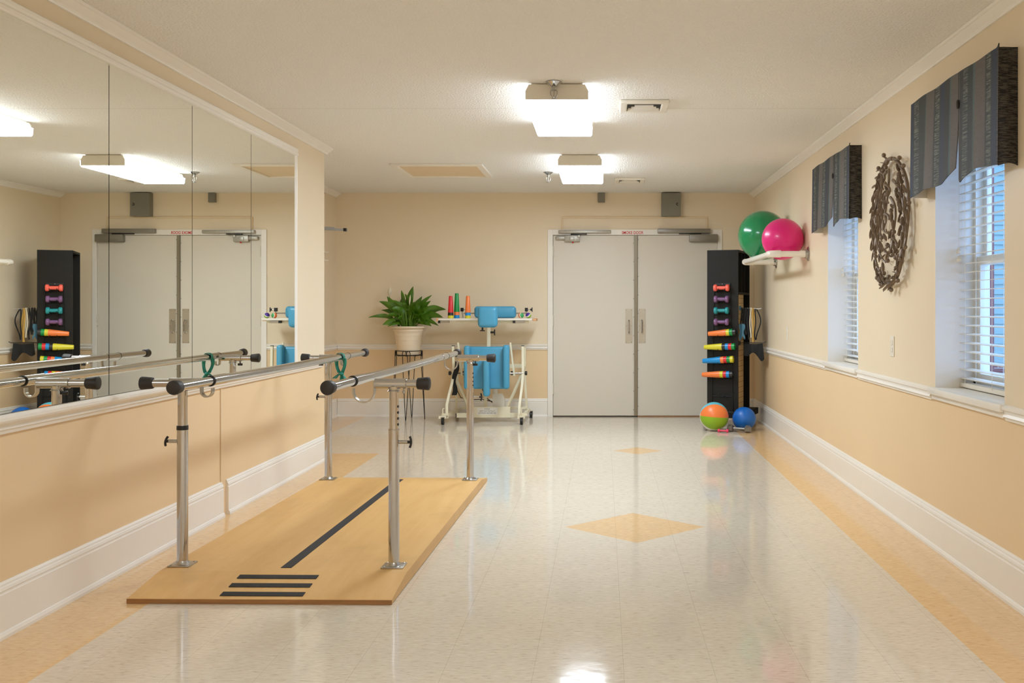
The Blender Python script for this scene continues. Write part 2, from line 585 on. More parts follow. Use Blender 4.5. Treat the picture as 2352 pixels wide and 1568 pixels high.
struct(prof('b', BASE, (XA, YC + 0.001, 0), (XA, YB, 0)).build('baseboard_alcove', 'trim', smooth=0))
b = prof('c', CROWN, (XL, YF, 0), (XL, YC + 0.055, 0))
b.prism([(XL, YC + o, z) for o, z in CROWN], (-0.5, 0, 0))
struct(b.build('trim_1', 'trim', smooth=0), 'white crown moulding along the top of the mirrored left wall', 'moulding')
struct(prof('c', CROWN, (XR, YF, 0), (XR, YB, 0), sgn=-1).build('trim_2', 'trim', smooth=0), 'white crown moulding along the top of the right wall', 'moulding')
struct(prof('c', CROWN, (XA, YC + 0.06, 0), (XA, YB, 0)).build('trim_3', 'trim', smooth=0), 'white crown moulding in the alcove beyond the mirrored wall', 'moulding')
struct(prof('r', RAIL, (XA + 0.02, YB, 0), (-0.624, YB, 0)).build('trim_4', 'trim', smooth=0), 'white chair rail on the back wall left of the double doors', 'chair rail')
struct(prof('r', RAIL, (1.339, YB, 0), (XR, YB, 0)).build('trim_5', 'trim', smooth=0), 'short white chair rail in the corner behind the black tower', 'chair rail')
struct(prof('r', RAIL, (XA, YC + 0.001, 0), (XA, YB, 0)).build('trim_6', 'trim', smooth=0), 'white chair rail on the alcove side wall', 'chair rail')
for i, (a, c, lb) in enumerate(((YF, W1[0] - 0.03, 'nearest the viewer, ending at the near window'), (W1[1] + 0.03, W2[0] - 0.03, 'between the two windows under the metal wreath'), (W2[1] + 0.03, YB - 0.02, 'from the far window to the back corner'))):
    struct(prof('r', RAIL, (XR, a, 0), (XR, c, 0), sgn=-1).build('trim_%d' % (7 + i), 'trim', smooth=0), 'white chair rail on the right wall ' + lb, 'chair rail')
# stool-like rail and border round the mirrors
LOWR = [(0, 0.758), (0.014, 0.758), (0.018, 0.770), (0.026, 0.776), (0.026, 0.788), (0.034, 0.797), (0.050, 0.803), (0.056, 0.812), (0.056, 0.824), (0.046, 0.834), (0.034, 0.836), (0, 0.836)]
struct(prof('m', LOWR, (XL, 2.7, 0), (XL, YC - 0.10, 0)).build('trim_10', 'trim', smooth=0), 'stepped white rail along the bottom of the wall mirrors', 'chair rail')
MY1 = 7.31
UPR = [(0, 2.314), (0.036, 2.314), (0.046, 2.322), (0.046, 2.336), (0.040, 2.344), (0.044, 2.354), (0.044, 2.366), (0.030, 2.376), (0, 2.378)]
struct(prof('m', UPR, (XL, 2.7, 0), (XL, MY1 + 0.064, 0)).build('trim_11', 'trim', smooth=0), 'fluted white moulding along the top edge of the wall mirrors', 'mirror frame')
b = MB().prism([(XL + o, MY1 + y, 0.836) for o, y in ((0, 0), (0.038, 0), (0.046, 0.010), (0.046, 0.024), (0.040, 0.032), (0.044, 0.044), (0.030, 0.058), (0, 0.064))], (0, 0, 1.478))
struct(b.build('trim_12', 'trim', smooth=0), 'white moulding down the far side of the wall mirrors', 'mirror frame')
struct(MB().box(XL, XL + 0.006, 5.985, 5.997, 0.2, 0.757, 0.002).build('trim_13', 'raceway', smooth=0), 'thin vertical strip covering the joint in the left wall under the mirrors', 'strip')

XM = -2.2
edges = [2.70, 3.636, 4.556, 5.478, 6.394, MY1 - 0.004]
names = ['frameless wall mirror panel nearest the viewer, cut by the left edge of the photo', 'tall wall mirror panel reflecting the end of the near ceiling light and black tower', 'wall mirror panel reflecting the middle of the white doors and grey wall box', 'wall mirror panel reflecting the right part of the doors and the teal band', 'narrowest-looking wall mirror panel, next to the white column end']
for i in range(5):
    if i == 0:
        continue
    m_ = MB().box(XL + 0.002, XM, edges[i] + 0.003, edges[i + 1] - 0.003, 0.838, 2.313).build('wall_mirror', 'mirror', smooth=0, top=(XM, edges[i], 0.838))
    tag(m_, names[i], 'mirror', 'mirror panels on the left wall')
    
# back board seen in the hairline joints between the mirror panels
struct(MB().box(XL, XL + 0.0018, 3.6, MY1, 0.83, 2.32).build('trim_14', 'dark_edge', smooth=0))

# ------------------------------------------------------------------ double doors
def door(name, x0, x1, side, label):
    d = bpy.data.objects.new(name, None)
    COL.objects.link(d)
    d.location = ((x0 + x1) / 2, YB + 0.02, 0)
    struct(d, label, 'door')
    MB().box(x0, x1, YB + 0.004, YB + 0.05, 0.012, 2.038, 0.002).build('door_leaf', 'door', d, 0)
    px = (0.252, 0.330) if side < 0 else (0.400, 0.478)
    pl = MB().box(px[0], px[1], YB + 0.001, YB + 0.004, 0.827, 1.213, 0.001).build('pull_plate', 'steel', d, 0)
    xc = (px[0] + px[1]) / 2 - 0.002
    h = MB()
    h.tube([(xc, YB + 0.003, 1.085), (xc, YB - 0.030, 1.085), (xc, YB - 0.042, 1.07), (xc, YB - 0.042, 0.962), (xc, YB - 0.030, 0.947), (xc, YB + 0.003, 0.947)], 0.008, 10)
    h.build('pull_handle', 'chrome', pl)
    s = MB()
    for z in (0.84, 1.02, 1.20):
        for x in (px[0] + 0.008, px[1] - 0.008):
            s.ball((x, YB, z), 0.003, n=8)
    s.build('screw', 'ink', pl)
    hx = x0 if side < 0 else x1
    for z in (1.857, 1.08, 0.315):
        b = MB()
        b.box(hx - 0.010, hx + 0.010, YB - 0.004, YB + 0.003, z - 0.06, z + 0.06, 0.001)
        for k in range(3):
            b.tube([(hx, YB - 0.006, z - 0.058 + k * 0.04), (hx, YB - 0.006, z - 0.022 + k * 0.04)], 0.007, 10)
        b.build('hinge', 'hinge', d)
    return d
D1 = door('door_1', -0.560, 0.351, -1, 'left leaf of the white double doors, with exposed closer arm above')
D2 = door('door_2', 0.389, 1.285, 1, 'right leaf of the white double doors, partly behind the black tower')
b = MB()
b.box(0.353, 0.387, YB - 0.014, YB + 0.02, 0.012, 2.040, 0.003)
b.box(0.351, 0.360, YB - 0.018, YB - 0.013, 0.012, 2.040)
b.build('astragal', 'astragal', D2, 0)
for sx, z0 in ((0.344, 0.08), (0.396, 0.12)):
    b = MB()
    for k in range(10):
        b.ball((sx, YB + 0.002, z0 + k * 0.208), 0.0038, n=8)
    b.build('screw_row', 'ink', D1 if sx < 0.36 else D2)
FR = bpy.data.objects.new('trim_15', None)
COL.objects.link(FR)
FR.location = (0.36, YB, 0)
struct(FR, 'white frame around the double doors with red smoke door lettering', 'door frame')
b = MB()
b.box(-0.622, -0.563, YB - 0.014, YB + 0.03, 0, 2.104, 0.002)
b.box(1.288, 1.337, YB - 0.014, YB + 0.03, 0, 2.104, 0.002)
b.box(-0.563, 1.288, YB - 0.014, YB + 0.03, 2.042, 2.104, 0.002)
b.build('door_casing', 'trim', FR, 0)
MB().box(0.39, 1.288, YB - 0.004, YB + 0.04, 0, 0.010, 0.002).build('threshold', 'plyedge', FR, 0)
text_part('lettering', 'SMOKE DOOR', 0.046, 'red', FR, (0.332, YB - 0.0148, 2.0665), 0.242, 0.0007)

c = thing('door_closer', 'exposed grey door closer above the left door leaf, cover missing', 'door closer', (-0.2, YB, 1.96), group='door closers')
MB().box(-0.499, 0.088, YB - 0.060, YB - 0.0145, 2.058, 2.095, 0.006).build('track', 'grey_l', c)
MB().box(-0.36, -0.18, YB - 0.05, YB - 0.03, 2.044, 2.056, 0.002).build('arm', 'black', c)
b = MB()
b.box(-0.533, -0.42, YB - 0.045, YB + 0.004, 1.985, 2.028, 0.012)
b.build('spring_tube', 'grey_l', c)
b = MB()
b.box(-0.43, -0.26, YB - 0.055, YB + 0.004, 1.965, 2.036, 0.006)
b.box(-0.38, -0.32, YB - 0.062, YB - 0.05, 1.975, 2.02, 0.004)
b.box(-0.285, -0.255, YB - 0.062, YB - 0.05, 2.01, 2.038, 0.003)
b.build('valve_body', 'grey_l', c)
MB().lathe([(0, 1.948), (0.007, 1.950), (0.009, 1.958), (0.009, 1.966), (0, 1.966)], Matrix.Translation((-0.338, YB - 0.03, 0)), 12).build('valve_knob', 'red', c)
c = thing('door_closer', 'boxed grey door closer above the right door leaf', 'door closer', (1.1, YB, 1.96), group='door closers')
MB().box(0.612, 1.204, YB - 0.070, YB - 0.0145, 2.060, 2.110, 0.004).build('track', 'grey_d', c)
MB().box(0.85, 1.10, YB - 0.05, YB - 0.03, 2.048, 2.059, 0.002).build('arm', 'black', c)
MB().box(0.968, 1.283, YB - 0.070, YB + 0.004, 1.962, 2.047, 0.008).build('closer_cover', 'grey_d', c)

c = thing('electrical_box', 'large grey metal electrical box above the doors', 'electrical box', (0.758, YB, 2.246))
MB().box(0.655, 0.862, YB - 0.10, YB, 2.248, 2.508, 0.004).build('box_body', 'grey', c, 0)
MB().box(0.651, 0.866, YB - 0.112, YB - 0.10, 2.244, 2.505, 0.003).build('box_lid', 'grey', c, 0)
MB().tube([(0.83 + 0.012 * math.cos(a), YB - 0.116, 2.378 + 0.012 * math.sin(a)) for a in [PI * (0.35 + 1.3 * k / 9) for k in range(10)]], 0.0035, 8).build('latch', 'black', c)
c = thing('junction_box', 'small grey blank junction box near the ceiling, left of the large grey box', 'electrical box', (-0.018, YB, 2.40))
MB().box(-0.058, 0.022, YB - 0.05, YB, 2.405, 2.512, 0.006).build('box_body', 'grey', c, 0)
for z in (2.425, 2.495):
    MB().ball((-0.018, YB - 0.05, z), 0.004, n=8).build('screw', 'chrome', c)
b = MB()
b.box(-0.466, 1.176, YB - 0.016, YB, 2.232, 2.248, 0.003)
b.box(-0.466, -0.450, YB - 0.016, YB, 2.104, 2.233, 0.003)
b.box(1.160, 1.176, YB - 0.016, YB, 2.104, 2.233, 0.003)
tag(b.build('cable_raceway', 'raceway', smooth=0, top=(0.36, YB, 2.104)), 'thin wall-coloured cable raceway framing the space above the doors', 'cable raceway')

# ------------------------------------------------------------------ ceiling fixtures
def light(x, y0, y1, w, label):
    c = thing('ceiling_light', label, 'ceiling light', (x, (y0 + y1) / 2, H), group='fluorescent ceiling lights')
    h = w / 2
    MB().prism([(x - h * .86, y0 + .012, H - .055), (x + h * .86, y0 + .012, H - .055), (x + h * .80, y0 + .012, H - .012), (x + h * .76, y0 + .012, H - .001), (x - h * .76, y0 + .012, H - .001), (x - h * .80, y0 + .012, H - .012)], (0, y1 - y0 - .024, 0)).build('housing', 'white', c, 0)
    dif = MB().prism([(x - h, y0 + .008, H - .048), (x - h + .004, y0 + .008, H - .092), (x - h + .012, y0 + .008, H - .102), (x + h - .012, y0 + .008, H - .102), (x + h - .004, y0 + .008, H - .092), (x + h, y0 + .008, H - .048), (x + h - .03, y0 + .008, H - .056), (x - h + .03, y0 + .008, H - .056)], (0, y1 - y0 - .016, 0)).build('diffuser', ['lamp', 'lamp_side'], c, 0)
    for f in dif.data.polygons:
        f.material_index = 0 if f.normal.z < -0.3 else 1
    for y in (y0, y1 - .012):
        MB().prism([(x - h * .94, y, H - .094), (x + h * .94, y, H - .094), (x + h * .94, y, H - .046), (x + h * .84, y, H - .008), (x - h * .84, y, H - .008), (x - h * .94, y, H - .046)], (0, .012, 0)).build('end_cap', 'white', c, 0)
    return c
light(-0.265, 5.87, 7.09, 0.385, 'lit rectangular ceiling light nearer the viewer, behind a sprinkler')
light(-0.195, 8.60, 9.82, 0.395, 'lit rectangular ceiling light farther away, beside the far vent')
light(-0.265, 0.30, 1.52, 0.385, 'unseen ceiling light added above the viewpoint to brighten the room')  # added out-of-view fixture that lifts the room's brightness
light(-0.265, -2.43, -1.21, 0.385, 'unseen ceiling light added behind the viewpoint to brighten the room')  # second unseen fixture, added only for more light in the room

def sprinkler(x, y, label):
    c = thing('sprinkler_head', label, 'sprinkler', (x, y, H), group='ceiling sprinklers')
    T = Matrix.Translation((x, y, H))
    MB().lathe([(0.0, -0.001), (0.045, -0.001), (0.047, -0.005), (0.036, -0.012), (0.018, -0.026), (0.012, -0.028), (0, -0.028)], T, 28).build('escutcheon', 'chrome', c)
    MB().lathe([(0, -0.026), (0.011, -0.026), (0.011, -0.042), (0.017, -0.044), (0.017, -0.050), (0, -0.050)], T, 16).build('sprinkler_body', 'zinc', c)
    b = MB()
    for s in (-1, 1):
        b.tube([(x + s * .015, y, H - .047), (x + s * .020, y, H - .060), (x + s * .019, y, H - .075), (x + s * .008, y, H - .092), (x, y, H - .097)], 0.0032, 8)
    b.build('sprinkler_frame', 'zinc', c)
    MB().tube([(x, y, H - .048), (x, y, H - .090)], 0.0035, 8).build('glass_bulb', 'zinc', c)
    MB().lathe([(0, -.096), (.015, -.097), (.016, -.100), (.006, -.101), (0, -.101)], T, 16).build('deflector', 'zinc', c)
sprinkler(-0.28, 5.83, 'chrome sprinkler head in front of the nearer ceiling light')
sprinkler(-0.52, 9.72, 'chrome sprinkler head left of the farther ceiling light')

def vent(x0, x1, y0, y1, label):
    c = thing('ceiling_vent', label, 'vent', ((x0 + x1) / 2, (y0 + y1) / 2, H), group='ceiling air vents')
    b = MB()
    for k in range(4):
        a = [(x0, x1, y0, y0 + .045), (x0, x1, y1 - .045, y1), (x0, x0 + .045, y0 + .045, y1 - .045), (x1 - .045, x1, y0 + .045, y1 - .045)][k]
        b.box(*a, H - .022, H - .0005, .006)
    b.build('vent_frame', 'white', c, 0)
    MB().box(x0 + .04, x1 - .04, y0 + .04, y1 - .04, H - .004, H - .0005).build('duct_opening', 'tower_in', c, 0)
    for k in range(3):
        y = y0 + .16 + .05 * k
        b = MB()
        b.bar((x0 + .052 + .02 * (2 - k), y, H - .012), (x1 - .052 - .02 * (2 - k), y, H - .012), .004, .020, up=(0, 0.55, -0.8))
        b.build('louver', 'white', c, 0)
vent(0.108, 0.412, 6.33, 6.66, 'square white ceiling vent right of the nearer light')
vent(0.118, 0.418, 10.14, 10.46, 'square white ceiling vent right of the farther light')

c = thing('attic_hatch', 'wood-framed attic hatch in the ceiling over the plant', 'hatch', (-1.5, 9.6, H))
hx0, hx1, hy0, hy1 = -1.915, -1.08, 9.15, 10.06
for a in ((hx0, hx1, hy0, hy0 + .06), (hx0, hx1, hy1 - .06, hy1), (hx0, hx0 + .06, hy0 + .06, hy1 - .06), (hx1 - .06, hx1, hy0 + .06, hy1 - .06)):
    MB().box(*a, H - .018, H - .0005, .003).build('hatch_trim', 'trim', c, 0)
MB().box(hx0 + .055, hx1 - .055, hy0 + .055, hy1 - .055, H - .005, H - .0005).build('hatch_panel', 'raceway', c, 0)

# ------------------------------------------------------------------ windows, blinds, valances
def window(name, w, label):
    y0, y1 = w
    c = bpy.data.objects.new(name, None)
    COL.objects.link(c)
    c.location = (XR + .2, (y0 + y1) / 2, ZS)
    struct(c, label, 'window')
    xa, xb = 1.895, 1.965
    b = MB()
    b.box(xa, xb, y0, y0 + .035, ZS, ZH)
    b.box(xa, xb, y1 - .035, y1, ZS, ZH)
    b.box(xa, xb, y0, y1, ZH - .035, ZH)
    b.box(xa, xb, y0, y1, ZS - .002, ZS + .03)
    b.build('window_frame', 'trim', c, 0)
    zm = 1.465
    for nm, x0, za, zb in (('lower_sash', 1.900, ZS + .03, zm + .022), ('upper_sash', 1.934, zm - .022, ZH - .035)):
        s = MB()
        s.box(x0, x0 + .028, y0 + .035, y0 + .080, za, zb, .003)
        s.box(x0, x0 + .028, y1 - .080, y1 - .035, za, zb, .003)
        s.box(x0, x0 + .028, y0 + .078, y1 - .078, za, za + .045, .003)
        s.box(x0, x0 + .028, y0 + .078, y1 - .078, zb - .045, zb, .003)
        so = s.build(nm, 'trim', c, 0)
        MB().box(x0 + .012, x0 + .016, y0 + .076, y1 - .076, za + .04, zb - .04).build('pane', 'glass', so, 0)
    b = MB()
    b.box(XR, xa, y1 - .004, y1 - .0005, ZS, ZH)
    b.box(XR, xa, y0 + .0005, y0 + .004, ZS, ZH)
    b.box(XR, xa, y0, y1, ZH - .004, ZH - .0005)
    b.build('reveal_lining', 'trim', c, 0)
    b = MB()
    b.box(XR - .002, xa, y0 + .0005, y1 - .0005, ZS - .034, ZS, .002)
    b.box(XR - .034, XR - .0005, y0 - .028, y1 + .028, ZS - .034, ZS, .008)
    b.box(XR - .014, XR - .0005, y0 - .018, y1 + .018, ZS - .060, ZS - .033, .003)
    b.build('window_sill', 'trim', c, 35)
    return c
window('window_1', W1, 'near window on the right wall, tall sash behind white blinds')
window('window_2', W2, 'far window on the right wall, next to the ball rack')

def blind(w, label):
    y0, y1 = w[0] + .012, w[1] - .012
    xc = 1.845
    c = thing('window_blind', label, 'blind', (xc, (y0 + y1) / 2, ZS), group='slatted window blinds')
    MB().box(xc - .028, xc + .028, y0, y1, ZH - .055, ZH - .006, .003).build('headrail', 'white', c, 0)
    b = MB()
    n = 28
    z = ZS + .052
    while z < ZH - .07:
        b.box(-.025, .025, y0, y1, -.0014, .0014, mx=Matrix.Translation((xc, 0, z)) @ Matrix.Rotation(math.radians(-5), 4, 'Y'))
        z += .0445
    o = b.build('slats', 'white', c, 0)
    MB().box(xc - .025, xc + .025, y0, y1, ZS + .004, ZS + .028, .006).build('bottom_rail', 'white', c)
    for f in (.10, .5, .90):
        y = y0 + (y1 - y0) * f
        for dx in (-.027, .027):
            MB().tube([(xc + dx, y, ZS + .02), (xc + dx, y, ZH - .02)], .0013, 6).build('ladder_cord', 'white', c)
    for k, z in enumerate((1.50, 1.458)):
        MB().lathe([(0, 0), (.013, .002), (.015, .014), (.008, .026), (.004, .032), (0, .033)], Matrix.Translation((xc - .038, y1 - .03 - .01 * k, z)), 12).build('cord_tassel', 'white', c)
    MB().tube([(xc - .038, y1 - .03, 1.53), (xc - .036, y1 - .03, ZH - .03)], .0013, 6).build('pull_cord', 'white', c)
blind(W1, 'white slatted blind in the near window')
blind(W2, 'white slatted blind in the far window')

def valance(yn, label):
    L, D, zt, zb = 1.19, .078, 2.295, 1.80
    c = thing('window_valance', label, 'valance', (XR, yn, zb), group='striped fabric valances')
    MB().box(XR - D + .008, XR, yn + .012, yn + L - .012, zt - .024, zt - .006).build('mounting_board', 'white', c, 0)
    xf = XR - D
    mid = yn + L * .375
    def hem_near(u):    # 0 near end .. 1 at the split
        return zb + .012 + .018 * math.sin(PI * u * .7) - .05 * max(0, (u - .55) / .45) ** 1.5 + .035 * max(0, (u - .9) / .1) ** 2
    def near(u, v):
        ztop = zt + .0015 * math.sin(u * 9) + (.015 * max(0, 1 - u / .06) ** 2)
        z = ztop + (hem_near(u) - ztop) * v
        y = yn + (mid + .012 - yn) * u + (.006 * u * v * v)
        x = xf - .005 * math.sin(u * 15 + 1) * v - .010 * v * math.sin(PI * u) - .004 * u ** 4
        return Vector((x, y, z))
    def hem_far(u):     # 0 at the split .. 1 far end
        return zb + .004 + .062 * max(0, 1 - u / .28) ** 1.6 + .012 * math.sin(PI * u)
    def far(u, v):
        z = zt + .003 * math.sin(u * 11) + (hem_far(u) - zt) * v
        y0 = mid + .016 + .040 * max(0, v - .45) ** 1.3 / .46
        y = y0 + (yn + L - y0) * u
        x = xf - .004 - .006 * math.sin(u * 14) * v - .014 * v * math.sin(PI * u) + .004 * u
        return Vector((x, y, z))
    th = (-.004, 0, 0)
    MB().sheet(near, 40, 24, th).build('fabric_panel', 'fabric', c, 60)
    MB().sheet(far, 36, 24, th).build('fabric_panel', 'fabric', c, 60)
    MB().sheet(lambda u, v: Vector((xf + (XR - xf) * u - (.004 if u == 0 else 0), yn + .010 - .002 * math.sin(6 * u) - .014 * v * math.sin(PI * u), zt + (zb + .01 + .008 * math.sin(PI * u) - zt) * v)), 10, 24, (0, -.004, 0)).build('side_return', 'fabric', c, 60)
    MB().sheet(lambda u, v: Vector((xf + .003 + (XR - xf - .003) * u, yn + L - .008, zt + (zb + .002 - zt) * v)), 6, 12, (0, .004, 0)).build('side_return', 'white', c, 60)
    MB().ball((xf - .012, mid + .016, zt - .145), .014, (.6, 1, 1.5), 16).build('fabric_button', 'fabric', c)
valance(4.185, 'striped navy and taupe fabric valance over the near window')
valance(6.715, 'striped navy and taupe fabric valance over the far window')

def plate(y, z, label):
    c = thing('wall_outlet', label, 'outlet', (XR, y, z), group='wall outlets on the right wall')
    MB().box(XR - .006, XR, y - .036, y + .036, z - .06, z + .06, .003).build('cover_plate', 'white', c, 0)
    for k in (-1, 1):
        MB().box(XR - .009, XR - .005, y - .016, y + .016, z + k * .021 - .014, z + k * .021 + .014, .004).build('socket', 'white', c, 0)
plate(6.0, 1.0, 'white outlet plate between the windows below the metal wreath')
plate(9.42, .99, 'white outlet plate beyond the far window, below the ball rack')

# ------------------------------------------------------------------ metal wreath on the right wall
c = thing('wall_sculpture', 'round bronze metal wreath of leafy branches on the right wall', 'wall art', (XR, 5.95, 1.73))
cy, cz, XP = 5.95, 1.73, XR - .035
rnd = random.Random(5)
leaves = MB()
def add_leaf(y, z, ang, ln, w, dx):
    d = Vector((0, math.cos(ang), math.sin(ang)))
    m = along((XP + dx, y, z), Vector((XP + dx - .12 * ln, y, z)) + d * ln)
    k = rnd.random() * PI
    q = Vector((XP + dx - .10 * ln, y, z)) + d * ln * .5
    rot = (d + Vector((-.25 + .3 * rnd.random(), 0, 0))).to_track_quat('Z', 'X').to_matrix().to_4x4()
    leaves.lathe([(0, -ln / 2), (.35 * w, -ln * .36), (.5 * w, -ln * .05), (.42 * w, ln * .2), (.2 * w, ln * .4), (0, ln / 2)], Matrix.Translation(q) @ rot @ Matrix.Diagonal((.35, 1, 1, 1)), 8)
def branch(fn, t0, t1, n, r, dens, dx=0.0):
    dens *= .95
    pts = []
    for i in range(n + 1):
        t_ = t0 + (t1 - t0) * i / n
        y, z = fn(t_)
        pts.append((XP + dx + .008 * math.sin(t_ * 3), cy + y, cz + z))
    MB().tube(pts, r, 8, scale=[1.0 - .55 * (i / n) ** 2 for i in range(n + 1)]).build('branch', 'bronze', c)
    side = 1
    acc = 0
    for i in range(2, n):
        a, b2 = Vector(pts[i]), Vector(pts[i + 1])
        acc += (b2 - a).length
        if acc > dens:
            acc = 0
            th = math.atan2(b2.z - a.z, b2.y - a.y)
            side = -side
            add_leaf(a.y, a.z, th + side * (.28 + .40 * rnd.random()), .066 + .024 * rnd.random(), .0175 + .006 * rnd.random(), dx - .006)
            if rnd.random() < .30:
                be = Vector((a.x - .01, a.y, a.z)) + Vector((0, math.cos(th - side * 1.2), math.sin(th - side * 1.2))) * .045
                MB().ball(be, .0135, n=12).tube([a, be], .0025, 6).build('berry', 'bronze', c)
cir = lambda r, oy, oz: (lambda t_: (oy + r * math.cos(t_), oz + r * math.sin(t_)))
branch(cir(.365, 0, 0), PI * .60, PI * 1.62, 64, .012, .034)
branch(cir(.36, .0, .0), PI * .56, -PI * .42, 64, .012, .036, .006)
branch(lambda t_: ((.27 + .012 * t_) * math.cos(t_), -.05 + (.28 + .008 * t_) * math.sin(t_)), PI * .62, PI * 1.70, 50, .010, .036, -.006)
branch(lambda t_: ((.25) * math.cos(t_), .02 + (.27) * math.sin(t_)), PI * .50, -PI * .40, 44, .010, .04, -.004)
branch(lambda t_: ((.15) * math.cos(t_), -.02 + (.17) * math.sin(t_)), PI * .65, PI * 1.72, 34, .009, .042, -.012)
branch(lambda t_: ((.13) * math.cos(t_), .0 + (.16) * math.sin(t_)), PI * .45, -PI * .25, 26, .009, .045, -.012)
branch(lambda t_: (-.03 + .10 * t_, .30 - .27 * t_), 0, 1, 16, .008, .04, -.01)
branch(lambda t_: (-.30 + .12 * t_, -.05 + .25 * t_), 0, 1, 16, .008, .04, .004)
branch(lambda t_: (.17 + .10 * t_, .12 - .28 * t_), 0, 1, 16, .008, .04, -.004)
branch(lambda t_: (-.16 + .06 * t_, -.28 + .2 * t_), 0, 1, 12, .007, .04, -.004)
for oy, oz, r, s in ((-.02, .15, .052, 1), (.0, -.02, .055, -1), (-.15, -.17, .055, 1), (.09, .24, .05, 1)):
    branch(lambda t_, oy=oy, oz=oz, r=r, s=s: (oy + s * r * (1 - .06 * t_) * math.cos(t_) * .75, oz + r * 1.25 * (1 - .06 * t_) * math.sin(t_)), 0.4, 5.6, 22, .008, .09, -.018)
leaves.build('leaves', 'bronze', c, 60)

# ------------------------------------------------------------------ ball rack with two balls
c = thing('ball_rack', 'white pipe wall rack holding two exercise balls', 'wall rack', (XR, 9.2, 1.671))
zr, xo = 1.671, 1.385
ya, yb = 8.46, 10.02
for y in (ya, yb):
    MB().tube([(XR - .004, y, zr), (xo + .045, y, zr)], .0245, 18).build('rack_arm', 'pvc', c)
    MB().tube([(XR - .004, y, zr), (XR - .075, y, zr)], .029, 18).build('pipe_sleeve', 'pvc', c)
    MB().lathe([(0, 0), (.058, 0), (.058, .008), (.040, .012), (.036, .03), (0, .03)], along((XR, y, zr), (XR - 1, y, zr)), 28).build('wall_flange', 'zinc', c)
    s = 1 if y == ya else -1
    MB().tube([(xo + .085, y, zr), (xo + .04, y, zr), (xo + .012, y + s * .010, zr), (xo, y + s * .035, zr), (xo, y + s * .09, zr)], .0295, 18).build('elbow', 'pvc', c)
MB().tube([(xo, ya + .03, zr), (xo, yb - .03, zr)], .0245, 18).build('front_rail', 'pvc', c)
def ball(name, ctr, r, m, label, cat='ball', group=None):
    o = MB().ball(ctr, r, n=56).build(name, m, smooth=60, top=(ctr[0], ctr[1], ctr[2] - r))
    return tag(o, label, cat, group)
ball('exercise_ball', (1.472, 9.43, 1.893), .226, 'green_ball', 'large glossy green exercise ball on the white wall rack', group='balls on the wall rack')
ball('exercise_ball', (1.522, 8.665, 1.806), .1765, 'pink_ball', 'pink exercise ball on the white wall rack, in front of the green one', group='balls on the wall rack')

# ------------------------------------------------------------------ parallel bars
PB = thing('parallel_bars', 'chrome parallel bars on a plywood platform in front of the mirrors', 'parallel bars', (-1.425, 4.238, 0), -0.0175)
MPB = basis(PB)
class LB(MB):
    """builder in the local frame of a rotated thing"""
    def done(s, name, m, parent, frame, smooth=35):
        s.bm.transform(frame)
        return s.build(name, m, parent, smooth)
hw = .552
b = LB()
b.prism([(-hw, 0, .003), (-hw, 0, .020), (-hw, .30, .058), (-hw, 2.73, .058), (-hw, 3.03, .020), (-hw, 3.03, .003)], (2 * hw, 0, 0))
plat = b.done('platform', 'ply', PB, MPB, 0)
LB().box(-hw - .001, hw + .001, -.003, .004, 0, .0195, .002).done('front_edge', 'plyedge', plat, MPB, 0)
LB().box(-.030, .018, .36, 2.725, .0575, .0600).done('grip_strip', 'tape', plat, MPB, 0)
for xc, yy, in ((.0, .235), (.0, .142), (-.002, .050)):
    z = .020 + yy * .1267
    m_ = MPB @ Matrix.Translation((xc, yy, z + .0008)) @ Matrix.Rotation(math.atan(.1267), 4, 'X')
    LB().box(-.174, .174, -.020, .020, -.0005, .0022).done('grip_strip', 'tape', plat, m_, 0)
zt = .884
def post(px, py, s, near):
    """s = outward side (+1 right, -1 left)"""
    LB_ = LB()
    LB_.tube([(px, py, .060), (px, py, .678)], .0245, 24)
    po = LB_.done('post', 'chrome', PB, MPB)
    b = LB()
    b.box(px - .05, px + .05, py - .05, py + .05, .058, .064, .002)
    b.lathe([(.034, .063), (.027, .073), (.0245, .079)], Matrix.Translation((px, py, 0)), 24)
    for dx in (-.038, .038):
        for dy in (-.038, .038):
            b.ball((px + dx, py + dy, .064), .006, (1, 1, .6), 10)
    b.done('base_plate', 'zinc', po, MPB)
    if s < 0 and near:
        LB().tube([(px, py, .672), (px, py, .692)], .0258, 24).done('collar', 'black', po, MPB)
    else:
        LB().tube([(px, py, .674), (px, py, .680)], .0256, 24).done('collar', 'zinc', po, MPB)
    LB().tube([(px, py, .66), (px, py, .864)], .0212, 24).done('inner_tube', 'chrome', po, MPB)
    if s > 0:
        for k in range(4):
            LB().lathe([(0, 0), (.006, 0), (.006, .002), (0, .002)], MPB.inverted() @ MPB @ along((px + .0200, py - .006, (.70 + .027 * k)), (px + 1, py - .3, (.70 + .027 * k))), 10).done('adjustment_hole', 'black', po, MPB)
    # locking pin
    kn = LB().tube([(px + s * .022, py, .620), (px + s * .062, py, .620)], .0085, 12).done('locking_pin', 'zinc', po, MPB)
    b = LB()
    b.tube([(px + s * .060, py, .620), (px + s * .078, py, .620)], .007, 10)
    if s > 0:
        b.tube([(px + .078 - .006 * abs(k) / 3 * abs(k) / 3, py, .620 + .0085 * k) for k in range(-3, 4)], .0055, 8)
    else:
        b.tube([(px - .078 + .006 * (k / 3) ** 2, py + .012 * k / 3, .620 + .0065 * k) for k in range(-3, 4)], .0055, 8)
    b.done('pin_handle', 'black', kn, MPB)
    return po
